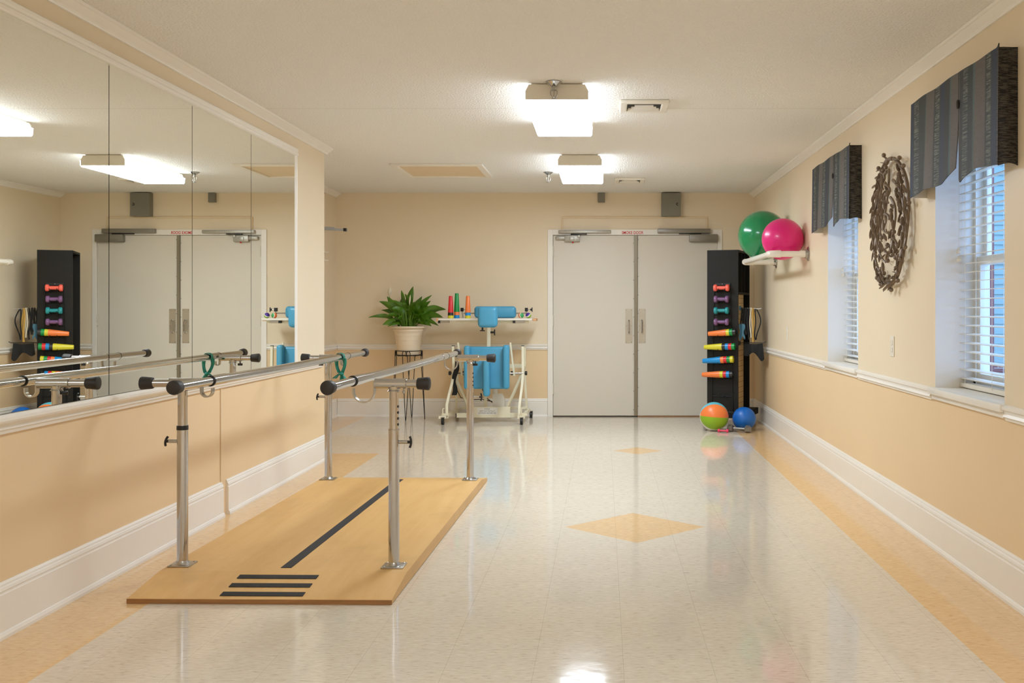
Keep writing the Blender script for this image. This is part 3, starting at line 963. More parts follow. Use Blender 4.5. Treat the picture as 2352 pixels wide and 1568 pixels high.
def tee(px, py, s, out, knobdx, near):
    LB_ = LB()
    LB_.tube([(px - s * .085, py, zt), (px + s * .055, py, zt)], .0235, 24)
    LB_.lathe([(.029, .850), (.0225, .857), (.0225, .872)], Matrix.Translation((px, py, 0)), 24)
    te = LB_.done('tee_sleeve', 'chrome', PB, MPB)
    LB().tube([(px + s * .04, py, zt), (px + s * (out - .03), py, zt)], .0185, 24).done('cross_tube', 'chrome', te, MPB)
    LB().tube([(px + s * .054, py, zt), (px + s * .058, py, zt)], .0245, 24).done('collar', 'zinc', te, MPB)
    LB().lathe([(0, 0), (.022, 0), (.026, .004), (.0285, .03), (.0305, .05), (.029, .056), (.020, .060), (0, .060)], along((px + s * (out - .055), py, zt), (px + s * (out + 1), py, zt)), 28).done('end_cap', 'rubber', te, MPB)
    b = LB()
    kx = px + s * knobdx
    b.tube([(kx, py, zt - .02), (kx, py, zt - .038)], .004, 8)
    if not (near and s > 0):
        b.box(kx - .016, kx + .016, py - .006, py + .006, zt - .052, zt - .036, .003)
    else:
        b.ball((kx, py, zt - .038), .007, n=10)
    b.done('clamp_screw', 'black' if not (near and s > 0) else 'zinc', te, MPB)
    return te
def strap(xr, xt, py, s):
    """U hanger between rail (xr) and tee end (xt)"""
    xm, r = (xr + xt) / 2, abs(xr - xt) / 2
    pts = [(xt, py, zt + .012), (xt, py, zt - .03)]
    pts += [(xm + (xt - xm) * math.cos(a), py, zt - .035 - r * 1.05 * math.sin(a)) for a in [PI * k / 14 for k in range(0, 15)]]
    pts += [(xr, py, zt - .022)]
    b = LB()
    sec = [(-.003, -.015), (.003, -.015), (.003, .015), (-.003, .015)]
    # sweep in the XZ plane with the flat side facing the curve centre
    rings = []
    V = [Vector(p_) for p_ in pts]
    for i, q in enumerate(V):
        tg = (V[min(i + 1, len(V) - 1)] - V[max(i - 1, 0)]).normalized()
        nn = Vector((0, 1, 0)).cross(tg)
        rings.append([b.bm.verts.new(q + nn * u + Vector((0, 1, 0)) * v) for u, v in sec])
    for a_, c_ in zip(rings, rings[1:]):
        for j in range(4):
            b.bm.faces.new((a_[j], a_[(j + 1) % 4], c_[(j + 1) % 4], c_[j]))
    b.bm.faces.new(rings[0])
    b.bm.faces.new(list(reversed(rings[-1])))
    b.done('hanger_strap', 'zinc', PB, MPB)
zr_ = .896
def rail(xa_, xb_, far_end):
    X = lambda y: xa_ + (xb_ - xa_) * (y - .4) / 2.33
    P_ = lambda y, dz=0.0: (X(y), y, zr_ + dz)
    ro = LB().tube([P_(.385), P_(1.25, -.003), P_(2.78)], .0218, 24).done('handrail', 'chrome', PB, MPB)
    LB().tube([P_(.387), P_(.55)], .0242, 24).done('rail_sleeve', 'chrome', ro, MPB)
    LB().tube([P_(2.60), P_(2.78)], .0242, 24).done('rail_sleeve', 'chrome', ro, MPB)
    for y in (.383, 2.782):
        LB().tube([P_(y - .003), P_(y + .003)], .0252, 24).done('ring', 'black', ro, MPB)
    LB().tube([P_(.02), P_(.40)], .0198, 24).done('end_tube', 'chrome', ro, MPB)
    LB().tube([P_(2.77), P_(far_end - .02)], .0198, 24).done('end_tube', 'chrome', ro, MPB)
    for y, d in ((.04, -1), (far_end - .035, 1)):
        LB().lathe([(0, 0), (.024, 0), (.0275, .004), (.0295, .028), (.031, .046), (.029, .053), (.020, .057), (0, .057)], along(P_(y), P_(y + d)), 28).done('end_cap', 'rubber', ro, MPB)
    return X
XLr = rail(-.357, -.380, 3.28)
XRr = rail(.289, .300, 3.24)
for (px, py, s, out, kd, near) in ((-.496, .410, -1, .188, .035, True), (.472, .400, 1, .160, .045, True), (-.497, 2.734, -1, .180, .05, False), (.474, 2.731, 1, .168, .035, False)):
    post(px, py, s, near)
    tee(px, py, s, out, kd, near)
    X = XLr if s < 0 else XRr
    xt_ = px - s * .088
    strap(X(py), xt_ , py, s)
# band tied round the left rail
c = thing('exercise_band', 'teal elastic band knotted around the far end of the left rail', 'exercise band', (-1.76, 6.84, .76))
F = MPB
yk = 2.60
xk = XLr(yk)
b = LB()
b.ribbon([(xk + .0275 * math.cos(q), yk + .004 * math.sin(3 * q), zr_ + .0275 * math.sin(q)) for q in [-.5 + (PI + 1.0) * k / 16 for k in range(17)]], .004, .036, (0, 1, 0))
b.done('band_loop', 'teal_band', c, F)
for x0, x1, dy in ((-.024, -.004, .004), (.026, .014, -.004)):
    LB().sheet(lambda u, v: Vector((xk + x0 + (x1 - x0) * v ** 1.5 + .008 * math.sin(PI * v) * (-1 if x0 < 0 else 1) + (.016 - .004 * math.sin(PI * v) - .003 * v) * (u - .5) * 2, yk + dy + .005 * math.sin(u * 6 + v * 5), zr_ - .008 - .098 * v)), 6, 10, (0, .004, 0)).done('hanging_strand', 'teal_band', c, F, 60)
LB().ball((xk + .008, yk, zr_ - .112), .016, (1.1, .9, .8), 14).done('knot', 'teal_band', c, F)
LB().sheet(lambda u, v: Vector((xk + .016 + (.012 + .022 * v) * (u - .5) * 2 + .012 * v, yk - .006 + .006 * math.sin(u * 7), zr_ - .115 - .052 * v - .006 * u)), 8, 6, (0, .003, 0)).done('loose_end', 'teal_band', c, F)
LB().sheet(lambda u, v: Vector((xk - .004 - .036 * v + (.006 + .010 * v) * (u - .5) * 2, yk + .003 * math.sin(u * 7), zr_ - .108 - .034 * v)), 6, 6, (0, .003, 0)).done('loose_end', 'teal_band', c, F)

# ------------------------------------------------------------------ plant on its stand
PX, PY = -2.134, 11.24
c = thing('plant_stand', 'black wire plant stand with hairpin legs under the potted lily', 'plant stand', (PX, PY, 0))
rs, zq = .137, .758
MB().tube([(PX + rs * math.cos(a), PY + rs * math.sin(a), .705) for a in [2 * PI * k / 40 for k in range(40)]], .0045, 8, True).build('ring', 'wire', c)
MB().tube([(PX + rs * .98 * math.cos(a), PY + rs * .98 * math.sin(a), zq - .004) for a in [2 * PI * k / 40 for k in range(40)]], .0040, 8, True).build('ring', 'wire', c)
for k in range(2):
    a = PI / 4 + k * PI / 2
    MB().tube([(PX - rs * math.cos(a), PY - rs * math.sin(a), .7005), (PX + rs * math.cos(a), PY + rs * math.sin(a), .7005)], .004, 8).build('cross_wire', 'wire', c)
for k in range(4):
    a = -PI / 2 + k * PI / 2
    d = Vector((math.cos(a), math.sin(a), 0))
    s = Vector((-math.sin(a), math.cos(a), 0))
    ft = Vector((PX, PY, .005)) + d * (.175 if k != 2 - 0 else .175)
    b = MB()
    base_ = Vector((PX, PY, 0)) + d * (rs + .005)
    L_ = []
    for sg in (-1, 1):
        top = []
        for q in range(9):
            th_ = PI * q / 8
            top.append(base_ + s * sg * (.022 - .020 * math.cos(th_) + .0) + Vector((0, 0, .725 + .030 * math.sin(th_))))
        path = [top[0] - Vector((0, 0, .03))] + top + [base_ + s * sg * .040 + Vector((0, 0, .66)), ft + s * sg * .004 + Vector((0, 0, .02)), ft]
        b.tube(path, .0040, 8)
    b.ball(ft, .006, n=8)
    b.build('leg', 'wire', c)
c = thing('potted_plant', 'peace lily with broad green leaves in a ribbed cream pot', 'plant', (PX, PY, .71))
pr = [(0, .712), (.118, .712), (.122, .716), (.128, .770), (.134, .815), (.1375, .825), (.1365, .83), (.1435, .87), (.145, .876), (.1445, .882), (.151, .92), (.1525, .926), (.152, .932), (.158, .965), (.162, .968), (.164, .985), (.160, .990), (.168, .993), (.180, 1.0), (.189, 1.006), (.192, 1.013), (.190, 1.020), (.183, 1.024), (.170, 1.022), (.162, 1.005), (.155, .98), (0, .98)]
T = Matrix.Translation((PX, PY, 0))
MB().lathe(pr, T, 56).build('pot', 'pot', c, 50)
MB().lathe([(0, .992), (.08, .996), (.158, .990), (.158, .980), (0, .980)], T, 32).build('soil', 'soil', c)
lv, stm = MB(), MB()
rnd = random.Random(21)
def lily(dx, dz, dy=0.0, w=.034, sag=.25, base=None, bl=.58):
    bx, by = base or (rnd.uniform(-.07, .07), rnd.uniform(-.06, .06))
    A = Vector((PX + bx, PY + by, .99))
    Tp = Vector((PX + dx, PY + dy, 1.02 + dz))
    d = Tp - A
    C = A + Vector((d.x * .30, d.y * .30, abs(d.z) * .62 + sag * Vector((d.x, d.y, 0)).length))
    q = lambda t_: A * (1 - t_) ** 2 + C * 2 * t_ * (1 - t_) + Tp * t_ * t_
    t0 = 1 - bl
    stm.tube([q(t0 * 1.05 * i / 6) for i in range(7)], .0035, 6)
    side0 = None
    roll = rnd.uniform(-.45, .45)
    mixk = rnd.uniform(.45, 1.0)
    N = 16
    def raw(t_):
        tg = (q(min(1, t_ + .01)) - q(max(0, t_ - .01))).normalized()
        return tg, tg.cross(Vector((0, 0, 1))), tg.cross(Vector((0, 1, 0)))
    ref = raw((t0 + 1) / 2)[2].normalized()
    def fr(t_):
        tg, h_, ip = raw(t_)
        if h_.dot(ref) < 0:
            h_ = -h_
        if ip.dot(ref) < 0:
            ip = -ip
        sd = h_ * (1 - mixk) + ip * mixk + ref * .15
        sd = (sd - tg * sd.dot(tg)).normalized()
        sd = Matrix.Rotation(roll, 3, tg) @ sd
        return tg, sd, sd.cross(tg)
    ph = rnd.uniform(0, 6)
    def f(u, v):
        t_ = t0 + (1 - t0) * u
        tg, sd, up = fr(t_)
        wd = w * max(0, math.sin(PI * min(1, u * 1.01) ** .66)) ** .8 * (1 - .15 * u) * 1.12 + .0012
        k = (v - .5) * 2
        rip = .006 * math.sin(u * 13 + ph + (2 if k > 0 else 0)) * abs(k) * (wd / w)
        return q(t_) + sd * wd * k + up * (.32 * wd * abs(k) + rip)
    lv.sheet(f, N, 6, (0, 0, -.0012))
# the leaves that draw the outline in the photograph, then a filled heart
for a in ((-.428, .10, -.06, .022, .30), (-.315, .275, -.05, .046, .10), (-.25, .33, .06, .044, .05), (-.085, .40, .02, .030, .0), (-.03, .36, -.06, .036, .0), (.045, .44, .02, .036, .0), (.245, .345, .05, .026, .0),
          (.155, .33, -.05, .040, .0), (.415, .185, -.04, .046, .35), (.39, .10, -.10, .042, .42), (.27, .005, -.12, .036, .55), (.34, .01, -.08, .03, .5), (-.265, .02, -.10, .036, .50), (-.20, .0, -.15, .030, .5), (-.31, .18, .05, .03, .25),
          (-.16, .29, -.10, .044, .05), (-.09, .31, .06, .046, .0), (.09, .22, -.15, .040, .2), (.19, .20, -.14, .044, .2), (.0, .25, -.14, .034, .1), (.14, .12, -.18, .034, .4), (-.12, .17, -.16, .034, .3), (.3, .22, .06, .036, .2), (-.22, .12, -.14, .034, .35), (.22, .06, -.18, .034, .45), (.24, .28, .0, .03, .1)):
    lily(a[0], a[1], a[2], a[3], a[4])
for k in range(30):
    a = rnd.uniform(0, 2 * PI)
    r_ = rnd.uniform(.06, .27)
    dy = max(-.24, min(.12, r_ * math.sin(a)))
    lily(r_ * math.cos(a), rnd.uniform(.06, .27), dy, rnd.uniform(.030, .046), rnd.uniform(.1, .45))
for k in range(26):
    a = rnd.uniform(0, 2 * PI)
    stm.tube([(PX + .06 * math.cos(a), PY - .03 + .05 * math.sin(a), .99), (PX + .08 * math.cos(a), PY - .05 + .07 * math.sin(a), 1.09), (PX + .12 * math.cos(a), PY - .05 + .1 * math.sin(a), 1.18)], .0034, 6)
lv.build('foliage', 'leaf', c, 60)
stm.build('stems', 'stem', c, 60)
def spathe(dx, dz, dy, h_, w):
    bs = Vector((PX + dx, PY + dy, 1.02 + dz))
    st_ = MB().tube([(PX + dx * .3, PY + dy * .5, .99), (PX + dx * .8, PY + dy, 1.02 + dz * .6), bs], .0028, 6).build('flower_stalk', 'stem', c)
    def f(u, v):
        k = (v - .5) * 2
        wd = w * math.sin(PI * min(.999, u * .95 + .03)) ** .8
        return bs + Vector((wd * k + .01 * u, -.02 * (1 - k * k) * math.sin(PI * u), h_ * u))
    MB().sheet(f, 8, 4, (0, .0012, 0)).build('spathe', 'spathe', st_, 60)
spathe(-.235, .335, .10, .10, .022)
spathe(.03, .235, -.12, .11, .009)

# ------------------------------------------------------------------ therapy standing frame by the back wall
SF = thing('standing_frame', 'cream standing frame with blue vinyl pads and tray by the back wall', 'standing frame', (-1.24, 11.05, 0))
def pad(name, x0, x1, y0, y1, z0, z1, bev, label=None):
    o = MB().box(x0, x1, y0, y1, z0, z1, bev, 5).build(name, 'vinyl', SF, 60)
    return o
# tray
tr_ = MB().box(-1.772, -.757, 10.90, 11.30, 1.090, 1.112, .004).build('tray', 'white', SF, 0)
MB().box(-1.776, -1.755, 10.895, 11.30, 1.084, 1.114, .003).build('tray_edge', 'kraft', tr_, 0)
MB().box(-.760, -.722, 11.05, 11.30, 1.082, 1.108, .004).build('tray_edge', 'kraft', tr_, 0)
b = MB()
b.box(-1.575, -.795, 10.955, 10.985, 1.060, 1.0895, .002)
b.build('tray_bar', 'cream', SF, 0)
for x in (-1.70, -.90):
    MB().box(x - .05, x + .06, 10.92, 10.95, 1.064, 1.0895, .003).build('tray_clamp', 'zinc', SF, 0)
    MB().box(x - .062, x - .036, 10.915, 10.953, 1.061, 1.0895, .002).build('clamp_grip', 'black', SF, 0)
pad('chest_pad', -1.312, -1.104, 10.68, 10.77, 1.018, 1.240, .042)
pad('back_pad', -1.40, -.945, 11.10, 11.18, 1.113, 1.242, .036)
MB().tube([(-1.52, 11.17, 1.165), (-.83, 11.17, 1.165)], .007, 10).build('back_pad_rod', 'zinc', SF)
for x, s in ((-1.535, -1), (-.835, 1)):
    k = MB().box(x - .016, x + .016, 11.13, 11.17, 1.185, 1.225, .003).build('rod_clamp', 'black', SF, 0)
    MB().tube([(x, 11.15, 1.19), (x + .01, 11.16, 1.115)], .006, 8).build('clamp_bracket', 'zinc', k)
    kx = x + .055
    b = MB()
    b.tube([(x + .012, 11.15, 1.205), (kx, 11.15, 1.205)], .004, 8)
    b.build('clamp_bolt', 'zinc', k)
    b = MB()
    b.tube([(kx - .012, 11.15, 1.205), (kx + .004, 11.15, 1.205)], .012, 10)
    b.box(kx + .002, kx + .012, 11.142, 11.158, 1.18, 1.23, .003)
    b.build('clamp_knob', 'black', k)
# posts, knobs
MB().box(-1.244, -1.206, 10.955, 10.985, .55, 1.0895, .003).build('tray_post', 'cream', SF, 0)
MB().bar((-1.21, 10.77, 1.10), (-1.22, 10.96, 1.05), .03, .03).build('chest_pad_arm', 'cream', SF, 0)
b = MB()
b.tube([(-1.272, 10.80, 1.03), (-1.272, 10.80, .985)], .010, 10)
b.box(-1.298, -1.246, 10.79, 10.81, .978, .990, .003)
b.build('adjustment_knob', 'black', SF)
b = MB()
b.tube([(-1.206, 10.965, .962), (-1.165, 10.965, .962)], .011, 10)
b.box(-1.168, -1.155, 10.955, 10.975, .93, .994, .003)
b.build('adjustment_knob', 'black', SF)
# seat assembly
pad('seat_pad', -1.455, -.990, 10.78, 10.86, .368, .815, .024)
pad('side_bolster', -1.458, -1.395, 10.69, 10.80, .372, .828, .026)
pad('side_bolster', -1.048, -.982, 10.69, 10.80, .372, .836, .026)
pad('abductor_pad', -1.250, -1.182, 10.64, 10.78, .300, .712, .026)
MB().box(-1.245, -1.205, 10.86, 10.96, .50, .60, .003).build('seat_bracket', 'cream', SF, 0)
# side frames
for s, P_ in ((-1, [(-1.603, 10.95, .815), (-1.595, 10.95, .55), (-1.607, 10.90, .42), (-1.632, 10.85, .30), (-1.648, 10.80, .20), (-1.642, 10.78, .06)]),
              (1, [(-.858, 10.95, .815), (-.855, 10.95, .52), (-.864, 10.90, .38), (-.875, 10.85, .27), (-.882, 10.80, .18), (-.882, 10.78, .06)])):
    u_ = MB().sweep(P_, [(-.017, -.013), (.017, -.013), (.017, .013), (-.017, .013)], (0, -1, 0.02)).build('front_upright', 'cream', SF, 30)
    x = P_[0][0]
    MB().box(x - .015, x + .015, 10.932, 10.968, .814, .822, .002).build('tube_plug', 'black', u_, 0)
    xr_ = x + s * .0 - .004
    MB().sweep([(xr_, 11.28, .79), (xr_, 11.28, .49), (xr_ + s * .016, 11.33, .15), (xr_ + s * .02, 11.34, .09)], [(-.014, -.012), (.014, -.012), (.014, .012), (-.014, .012)], (0, -1, .02)).build('rear_upright', 'cream', SF, 30)
    MB().bar((x, 10.95, .565), (x - .003, 11.28, .58), .024, .034).build('side_link', 'cream', SF, 0)
    # foot: from front caster back to the rear caster
    xf_ = -1.668 if s < 0 else -.842
    xb_ = -1.60 if s < 0 else -.822
    MB().bar((xf_, 10.74, .088), (xb_, 11.38, .088), .03, .034).build('foot_rail', 'cream', SF, 0)
    MB().bar((xf_ - .03, 10.75, .105), (xf_ + .045, 10.75, .105), .03, .022).build('brake_bracket', 'cream', SF, 0)
    MB().bar((xf_ - .055, 10.72, .078), (xf_ + .02, 10.74, .078), .014, .03).build('brake_pedal', 'cream', SF, 0)
    MB().tube([(xf_ - .012, 10.72, .11), (xf_ - .012, 10.72, .165), (xf_ + .004, 10.72, .172)], .006, 8).build('brake_lever', 'cream', SF)
    for q, (cx_, cy_) in enumerate(((xf_ - .012, 10.73), (xb_ + s * .022, 11.395))):
        ca = MB().tube([(cx_ - .014, cy_, .036), (cx_ + .014, cy_, .036)], .036, 24).build('caster', 'black', SF)
        b = MB()
        b.box(cx_ - .020, cx_ - .016, cy_ - .012, cy_ + .012, .03, .078)
        b.box(cx_ + .016, cx_ + .020, cy_ - .012, cy_ + .012, .03, .078)
        b.box(cx_ - .020, cx_ + .020, cy_ - .012, cy_ + .012, .073, .080)
        b.build('caster_fork', 'zinc', ca, 0)
    xa_ = -1.545 if s < 0 else -.988
    MB().bar((xa_, 10.91, .855), (xa_ - (-.042), 10.91, .50), .018, .018).build('hip_arm', 'cream', SF, 0)
    MB().bar((x, 10.95, .53), (-1.24 + s * .21, 11.02, .155), .026, .024).build('brace', 'cream', SF, 0)
    MB().tube([(x + s * .03, 10.95, .526), (-1.22 + s * .22, 10.90, .526)], .010, 12).build('pivot_rod', 'zinc', SF)
    for kx in (x + s * .035, x - s * .115):
        MB().tube([(kx - .012, 10.945, .526), (kx + .012, 10.945, .526)], .022, 14).build('pivot_knob', 'black', SF)
MB().box(-1.60, -.86, 11.19, 11.22, .565, .610, .002).build('cross_beam', 'cream', SF, 0)
for x in (-1.602, -.858):
    MB().box(x - .012, x + .012, 11.19, 11.28, .57, .605).build('beam_end', 'cream', SF, 0)
MB().box(-1.575, -.85, 10.995, 11.035, .044, .094, .003).build('base_beam', 'cream', SF, 0)
MB().box(-1.57, -.84, 11.30, 11.33, .105, .13, .003).build('rear_beam', 'cream', SF, 0)
fp = MB().box(-1.430, -.997, 10.985, 10.998, .046, .162, .003).build('front_panel', 'cream', SF, 0)
st_ = MB().box(-1.352, -1.132, 10.9838, 10.9852, .078, .152).build('warning_label', 'sticker', fp, 0)
text_part('warning_text', 'WARNING', .0165, 'ink', st_, (-1.244, 10.9836, .139), .062)
text_part('warning_text', 'UNIT MUST BE FULLY', .018, 'ink', st_, (-1.244, 10.9836, .116), .165)
text_part('warning_text', 'LOWERED BEFORE USE', .018, 'ink', st_, (-1.244, 10.9836, .095), .19)
MB().box(-1.282, -1.252, 11.03, 11.06, .09, .37, .003).build('mast', 'cream', SF, 0)
ac = MB().prism([(-1.195, 11.06, .094), (-1.065, 11.06, .094), (-1.065, 11.06, .24), (-1.095, 11.06, .292), (-1.195, 11.06, .292)], (0, .09, 0)).build('actuator_housing', 'white', SF, 0)
MB().tube([(-1.168, 11.09, .29), (-1.168, 11.09, .50)], .028, 20).build('actuator_tube', 'white', ac)
MB().tube([(-1.30, 11.0, .36), (-1.27, 11.06, .26), (-1.19, 11.1, .19), (-1.12, 11.12, .14), (-1.06, 11.14, .10)], .005, 8).build('power_cable', 'cable', SF)
MB().tube([(-1.60, 11.2, .33), (-1.56, 11.22, .24), (-1.46, 11.24, .215), (-1.33, 11.24, .22), (-1.22, 11.22, .20), (-1.16, 11.2, .13), (-1.15, 11.2, .09)], .005, 8).build('power_cable', 'cable', SF)
sb = MB().sheet(lambda u, v: Vector((-1.560 - .03 * v + .012 * math.sin(9 * v) - .030 * (u - .5) * (1 + .8 * abs(math.sin(5 * v))), 10.895 - .01 * math.sin(7 * v), .655 - .36 * v)), 4, 18, (0, .006, 0)).build('hanging_strap', 'strap_black', SF, 60)

# cones and soft balls on the tray
CL, CR1, CR2, CT, CS = .178, .0195, .0305, .0012, .031
def cone_mesh(mx, m):
    b = MB()
    b.lathe([(0, CL - .0015), (CR1 - CT - .002, CL - .0015), (CR1 - CT, CL - .004), (CR2 - CT, 0), (CR2, 0), (CR1, CL - .003), (CR1 - .002, CL), (0, CL)], mx, 32)
    return b
def cone(mx, m, label, group):
    o = cone_mesh(mx, m).build('stacking_cone', m, smooth=40, top=mx @ Vector((0, 0, 0)))
    return tag(o, label, 'cone', group)
def cone_stack(base, direction, cols, where, group, spots, sc=1.0, wd=1.0):
    """cols: from the bottom (big end) to the outermost cone"""
    base, direction = Vector(base), Vector(direction).normalized()
    for i, k in enumerate(cols):
        p_ = base + direction * CS * sc * i
        cone(along(p_, p_ + direction) @ Matrix.Diagonal((wd, wd, sc, 1)), k, spots[i], group)
GT = 'cones on the tray'
cone_stack((-1.631, 10.955, 1.1125), (0, 0, 1), ['yellow', 'kblack', 'cred'], '', GT, ['yellow cone at the bottom of the red-topped stack on the tray', 'black cone between yellow and red in the left stack on the tray', 'red cone on top of the leftmost stack on the tray'])
cone_stack((-1.573, 11.005, 1.1125), (0, 0, 1), ['blue', 'orange', 'green'], '', GT, ['blue cone at the bottom of the green-topped stack on the tray', 'orange cone under the green one in the middle stack on the tray', 'green cone topping the tallest stack on the tray'], 1.12)
cone_stack((-1.445, 10.945, 1.1125), (0, 0, 1), ['yellow', 'blue', 'orange'], '', GT, ['yellow cone at the bottom of the orange-topped stack on the tray', 'blue cone under the orange one in the right stack on the tray', 'orange cone on top of the rightmost stack on the tray'])

def patch_ball(name, ctr, r, mats, fn, label, group=None, n=48, mx=None):
    b = MB().ball(ctr, r, n=n, mx=mx)
    C_ = Vector(ctr)
    for f in b.bm.faces:
        f.material_index = fn((f.calc_center_median() - C_).normalized())
    o = b.build(name, mats, smooth=80, top=(ctr[0], ctr[1], ctr[2] - r))
    return tag(o, label, 'ball', group)
def two_tone(ax, ax2):
    ax, ax2 = Vector(ax).normalized(), Vector(ax2).normalized()
    def fn(v):
        d = v.dot(ax) - .28 * (v.dot(ax2)) ** 2
        return 0 if d > .16 else (2 if d > -.10 else 1)
    return fn
patch_ball('soft_ball', (-.878, 10.96, 1.1425), .030, ['lightgreen', 'orange', 'sticker'], two_tone((.85, -.35, .1), (0, 0, 1)), 'small orange and green ball on the tray, left of the purple one', 'small balls on the tray')
patch_ball('soft_ball', (-.800, 10.96, 1.1425), .030, ['violet', 'lime', 'sticker'], two_tone((-.45, -.25, .7), (1, 0, 0)), 'small purple and green ball at the right end of the tray', 'small balls on the tray')

# ------------------------------------------------------------------ black storage tower
TO = thing('storage_tower', 'tall black storage tower on casters in the right back corner', 'storage tower', (1.2275, 10.505, 0), -math.radians(20))
FT = basis(TO)
w2, dp, zb_, zt_ = .163, .56, .16, 1.818
b = LB()
b.box(-w2, w2, 0, .020, zb_, zt_, .002)
b.done('front_panel', 'tower', TO, FT, 0)
LB().box(-w2, w2, dp - .018, dp, zb_, zt_).done('back_panel', 'tower', TO, FT, 0)
LB().box(-w2, w2, .020, dp - .018, zt_ - .022, zt_).done('top_panel', 'tower', TO, FT, 0)
LB().box(-.012, .012, .020, dp - .018, zb_, zt_ - .022).done('centre_panel', 'tower_in', TO, FT, 0)
LB().box(.012, w2, .020, dp - .018, 1.36, 1.385).done('shelf', 'tower', TO, FT, 0)
for yq in (.19, .34):
    LB().box(.012, w2 - .004, yq, yq + .010, 1.385, zt_ - .022).done('divider', 'tower', TO, FT, 0)
LB().box(.012, w2 - .010, .022, .30, zb_, 1.36).done('slatwall', 'tan_slat', TO, FT, 0)
for k in range(22):
    LB().box(w2 - .012, w2 - .0092, .022, .30, zb_ + .03 + k * .054, zb_ + .033 + k * .054).done('slat_groove', 'ink', TO, FT, 0)
LB().box(-w2 + .002, -.012, .03, dp - .03, zb_, zb_ + .02).done('shelf', 'tower', TO, FT, 0)
LB().box(-w2 - .055, w2 + .09, -.012, dp + .03, .095, zb_, .006).done('base', 'tower', TO, FT, 0)
for (cx_, cy_) in ((-w2 - .030, .03), (w2 + .05, .05), (-w2 - .02, dp - .02), (w2 + .05, dp - .02)):
    ca = LB().tube([(cx_ - .014, cy_, .04), (cx_ + .014, cy_, .04)], .040, 24).done('caster', 'black', TO, FT)
    LB().box(cx_ - .012, cx_ + .012, cy_ - .012, cy_ + .012, .06, .097).done('caster_fork', 'zinc', ca, FT, 0)
o = LB().box(.06, .12, .235, .300, 1.535, 1.62, .015).done('resistance_tube', 'cred', None, FT)
o.name = 'red_pouch'
tag(o, 'small red object in the upper cubby of the black tower', 'pouch')
o = LB().box(.05, .14, .352, .362, 1.386, 1.74, .003).done('folder', 'strap_blue', None, FT)
tag(o, 'thin blue-grey folder standing in the upper cubby of the black tower', 'folder')

# wire rack on the front of the tower
WR = thing('wire_rack', 'black wire ladder rack on the front of the black tower', 'wire rack', (FT @ Vector((0, -.01, .2))), -math.radians(20))
rows = [1.429, 1.313, 1.197, 1.08, .964, .825, .687, .540, .357]
for s in (-1, 1):
    LB().tube([(s * .082, -.008, 1.478), (s * .110, -.008, .17)], .0038, 8).done('side_wire', 'wire', WR, FT)
LB().box(-.082, .082, -.010, -.004, 1.455, 1.48, .001).done('hanging_plate', 'black', WR, FT, 0)
LB().ball((0, -.011, 1.468), .006, n=10).done('screw', 'chrome', WR, FT)
for z in rows + [.20]:
    f = (1.478 - z) / 1.308
    cb = LB().tube([(-(.082 + .028 * f) - .008, -.008, z - .038), ((.082 + .028 * f) + .008, -.008, z - .038)], .0030, 8).done('crossbar', 'wire', WR, FT)
    if z == .20:
        continue
    for hxk in (-.034, .034):
        LB().tube([(hxk, -.008, z - .038), (hxk, -.04, z - .040), (hxk, -.066, z - .034), (hxk + .004, -.076, z - .018), (hxk + .010, -.070, z - .006)], .0028, 8).done('hook', 'wire', cb, FT)

def dumbbell(p, d, L, rh, hl, rg, m, label, group=None, sides=28, name='dumbbell', roll=0.0, frame=None):
    p, d = Vector(p), Vector(d).normalized()
    base_ = p - Vector((0, 0, rh))
    c = thing(name, label, 'dumbbell', base_, 0, group)
    a, e = p - d * L / 2, p + d * L / 2
    mx = along(a, e) @ Matrix.Rotation(roll, 4, 'Z')
    mxe = along(e, a) @ Matrix.Rotation(roll, 4, 'Z')
    for q in (mx, mxe):
        MB().lathe([(0, 0), (rh * .72, 0), (rh * .95, hl * .12), (rh, hl * .3), (rh, hl * .75), (rh * .9, hl * .92), (rg, hl * 1.08), (0, hl * 1.08)], q, sides).build('head', m, c, 28 if sides < 10 else 40)
    MB().tube([a + d * hl, e - d * hl], rg, 16).build('handle', m, c)
for z, m, lb in ((1.429, 'coral', 'coral orange dumbbell at the top of the wire rack'), (1.313, 'purple', 'purple dumbbell between the coral and the teal one'), (1.197, 'teal', 'teal dumbbell on the wire rack'), (1.08, 'purple', 'purple dumbbell below the teal one, above the cones')):
    p_ = FT @ Vector((0, -.052, z))
    dumbbell(p_, FT.to_3x3() @ Vector((1, 0, 0)), .152 if m != 'coral' else .162, .035, .036, .019, m, lb, 'dumbbells on the wire rack')
GR = 'cones on the wire rack'
stacks = [(.968, (-.150, .150), .022, ['kblack', 'green', 'yellow', 'orange'], ['black cone at the right end of the top cone stack on the rack', 'green cone next to the black end of the top stack on the rack', 'yellow cone next to the orange one in the top stack on the rack', 'orange cone capping the top stack on the rack']),
          (.826, (-.172, .140), .010, ['green', 'cred', 'blue', 'kblack', 'yellow'], ['green cone at the right end of the yellow-capped stack on the rack', 'red cone inside the yellow-capped stack on the rack', 'blue cone inside the yellow-capped stack on the rack', 'black cone directly under the yellow one on the rack', 'yellow cone capping the second stack on the rack']),
          (.690, (-.190, .124), .022, ['yellow', 'green', 'cred', 'orange', 'blue'], ['yellow cone at the right end of the blue-capped stack on the rack', 'green cone in the blue-capped stack on the rack', 'red cone in the blue-capped stack on the rack', 'orange cone next to the blue one on the rack', 'blue cone capping the third stack on the rack']),
          (.543, (-.190, .118), .008, ['kblack', 'blue', 'cred', 'yellow', 'orange'], ['black cone at the right end of the lowest cone stack on the rack', 'blue cone in the lowest cone stack on the rack', 'red cone in the lowest cone stack on the rack', 'yellow cone next to the orange one in the lowest stack', 'orange cone capping the lowest cone stack on the rack'])]
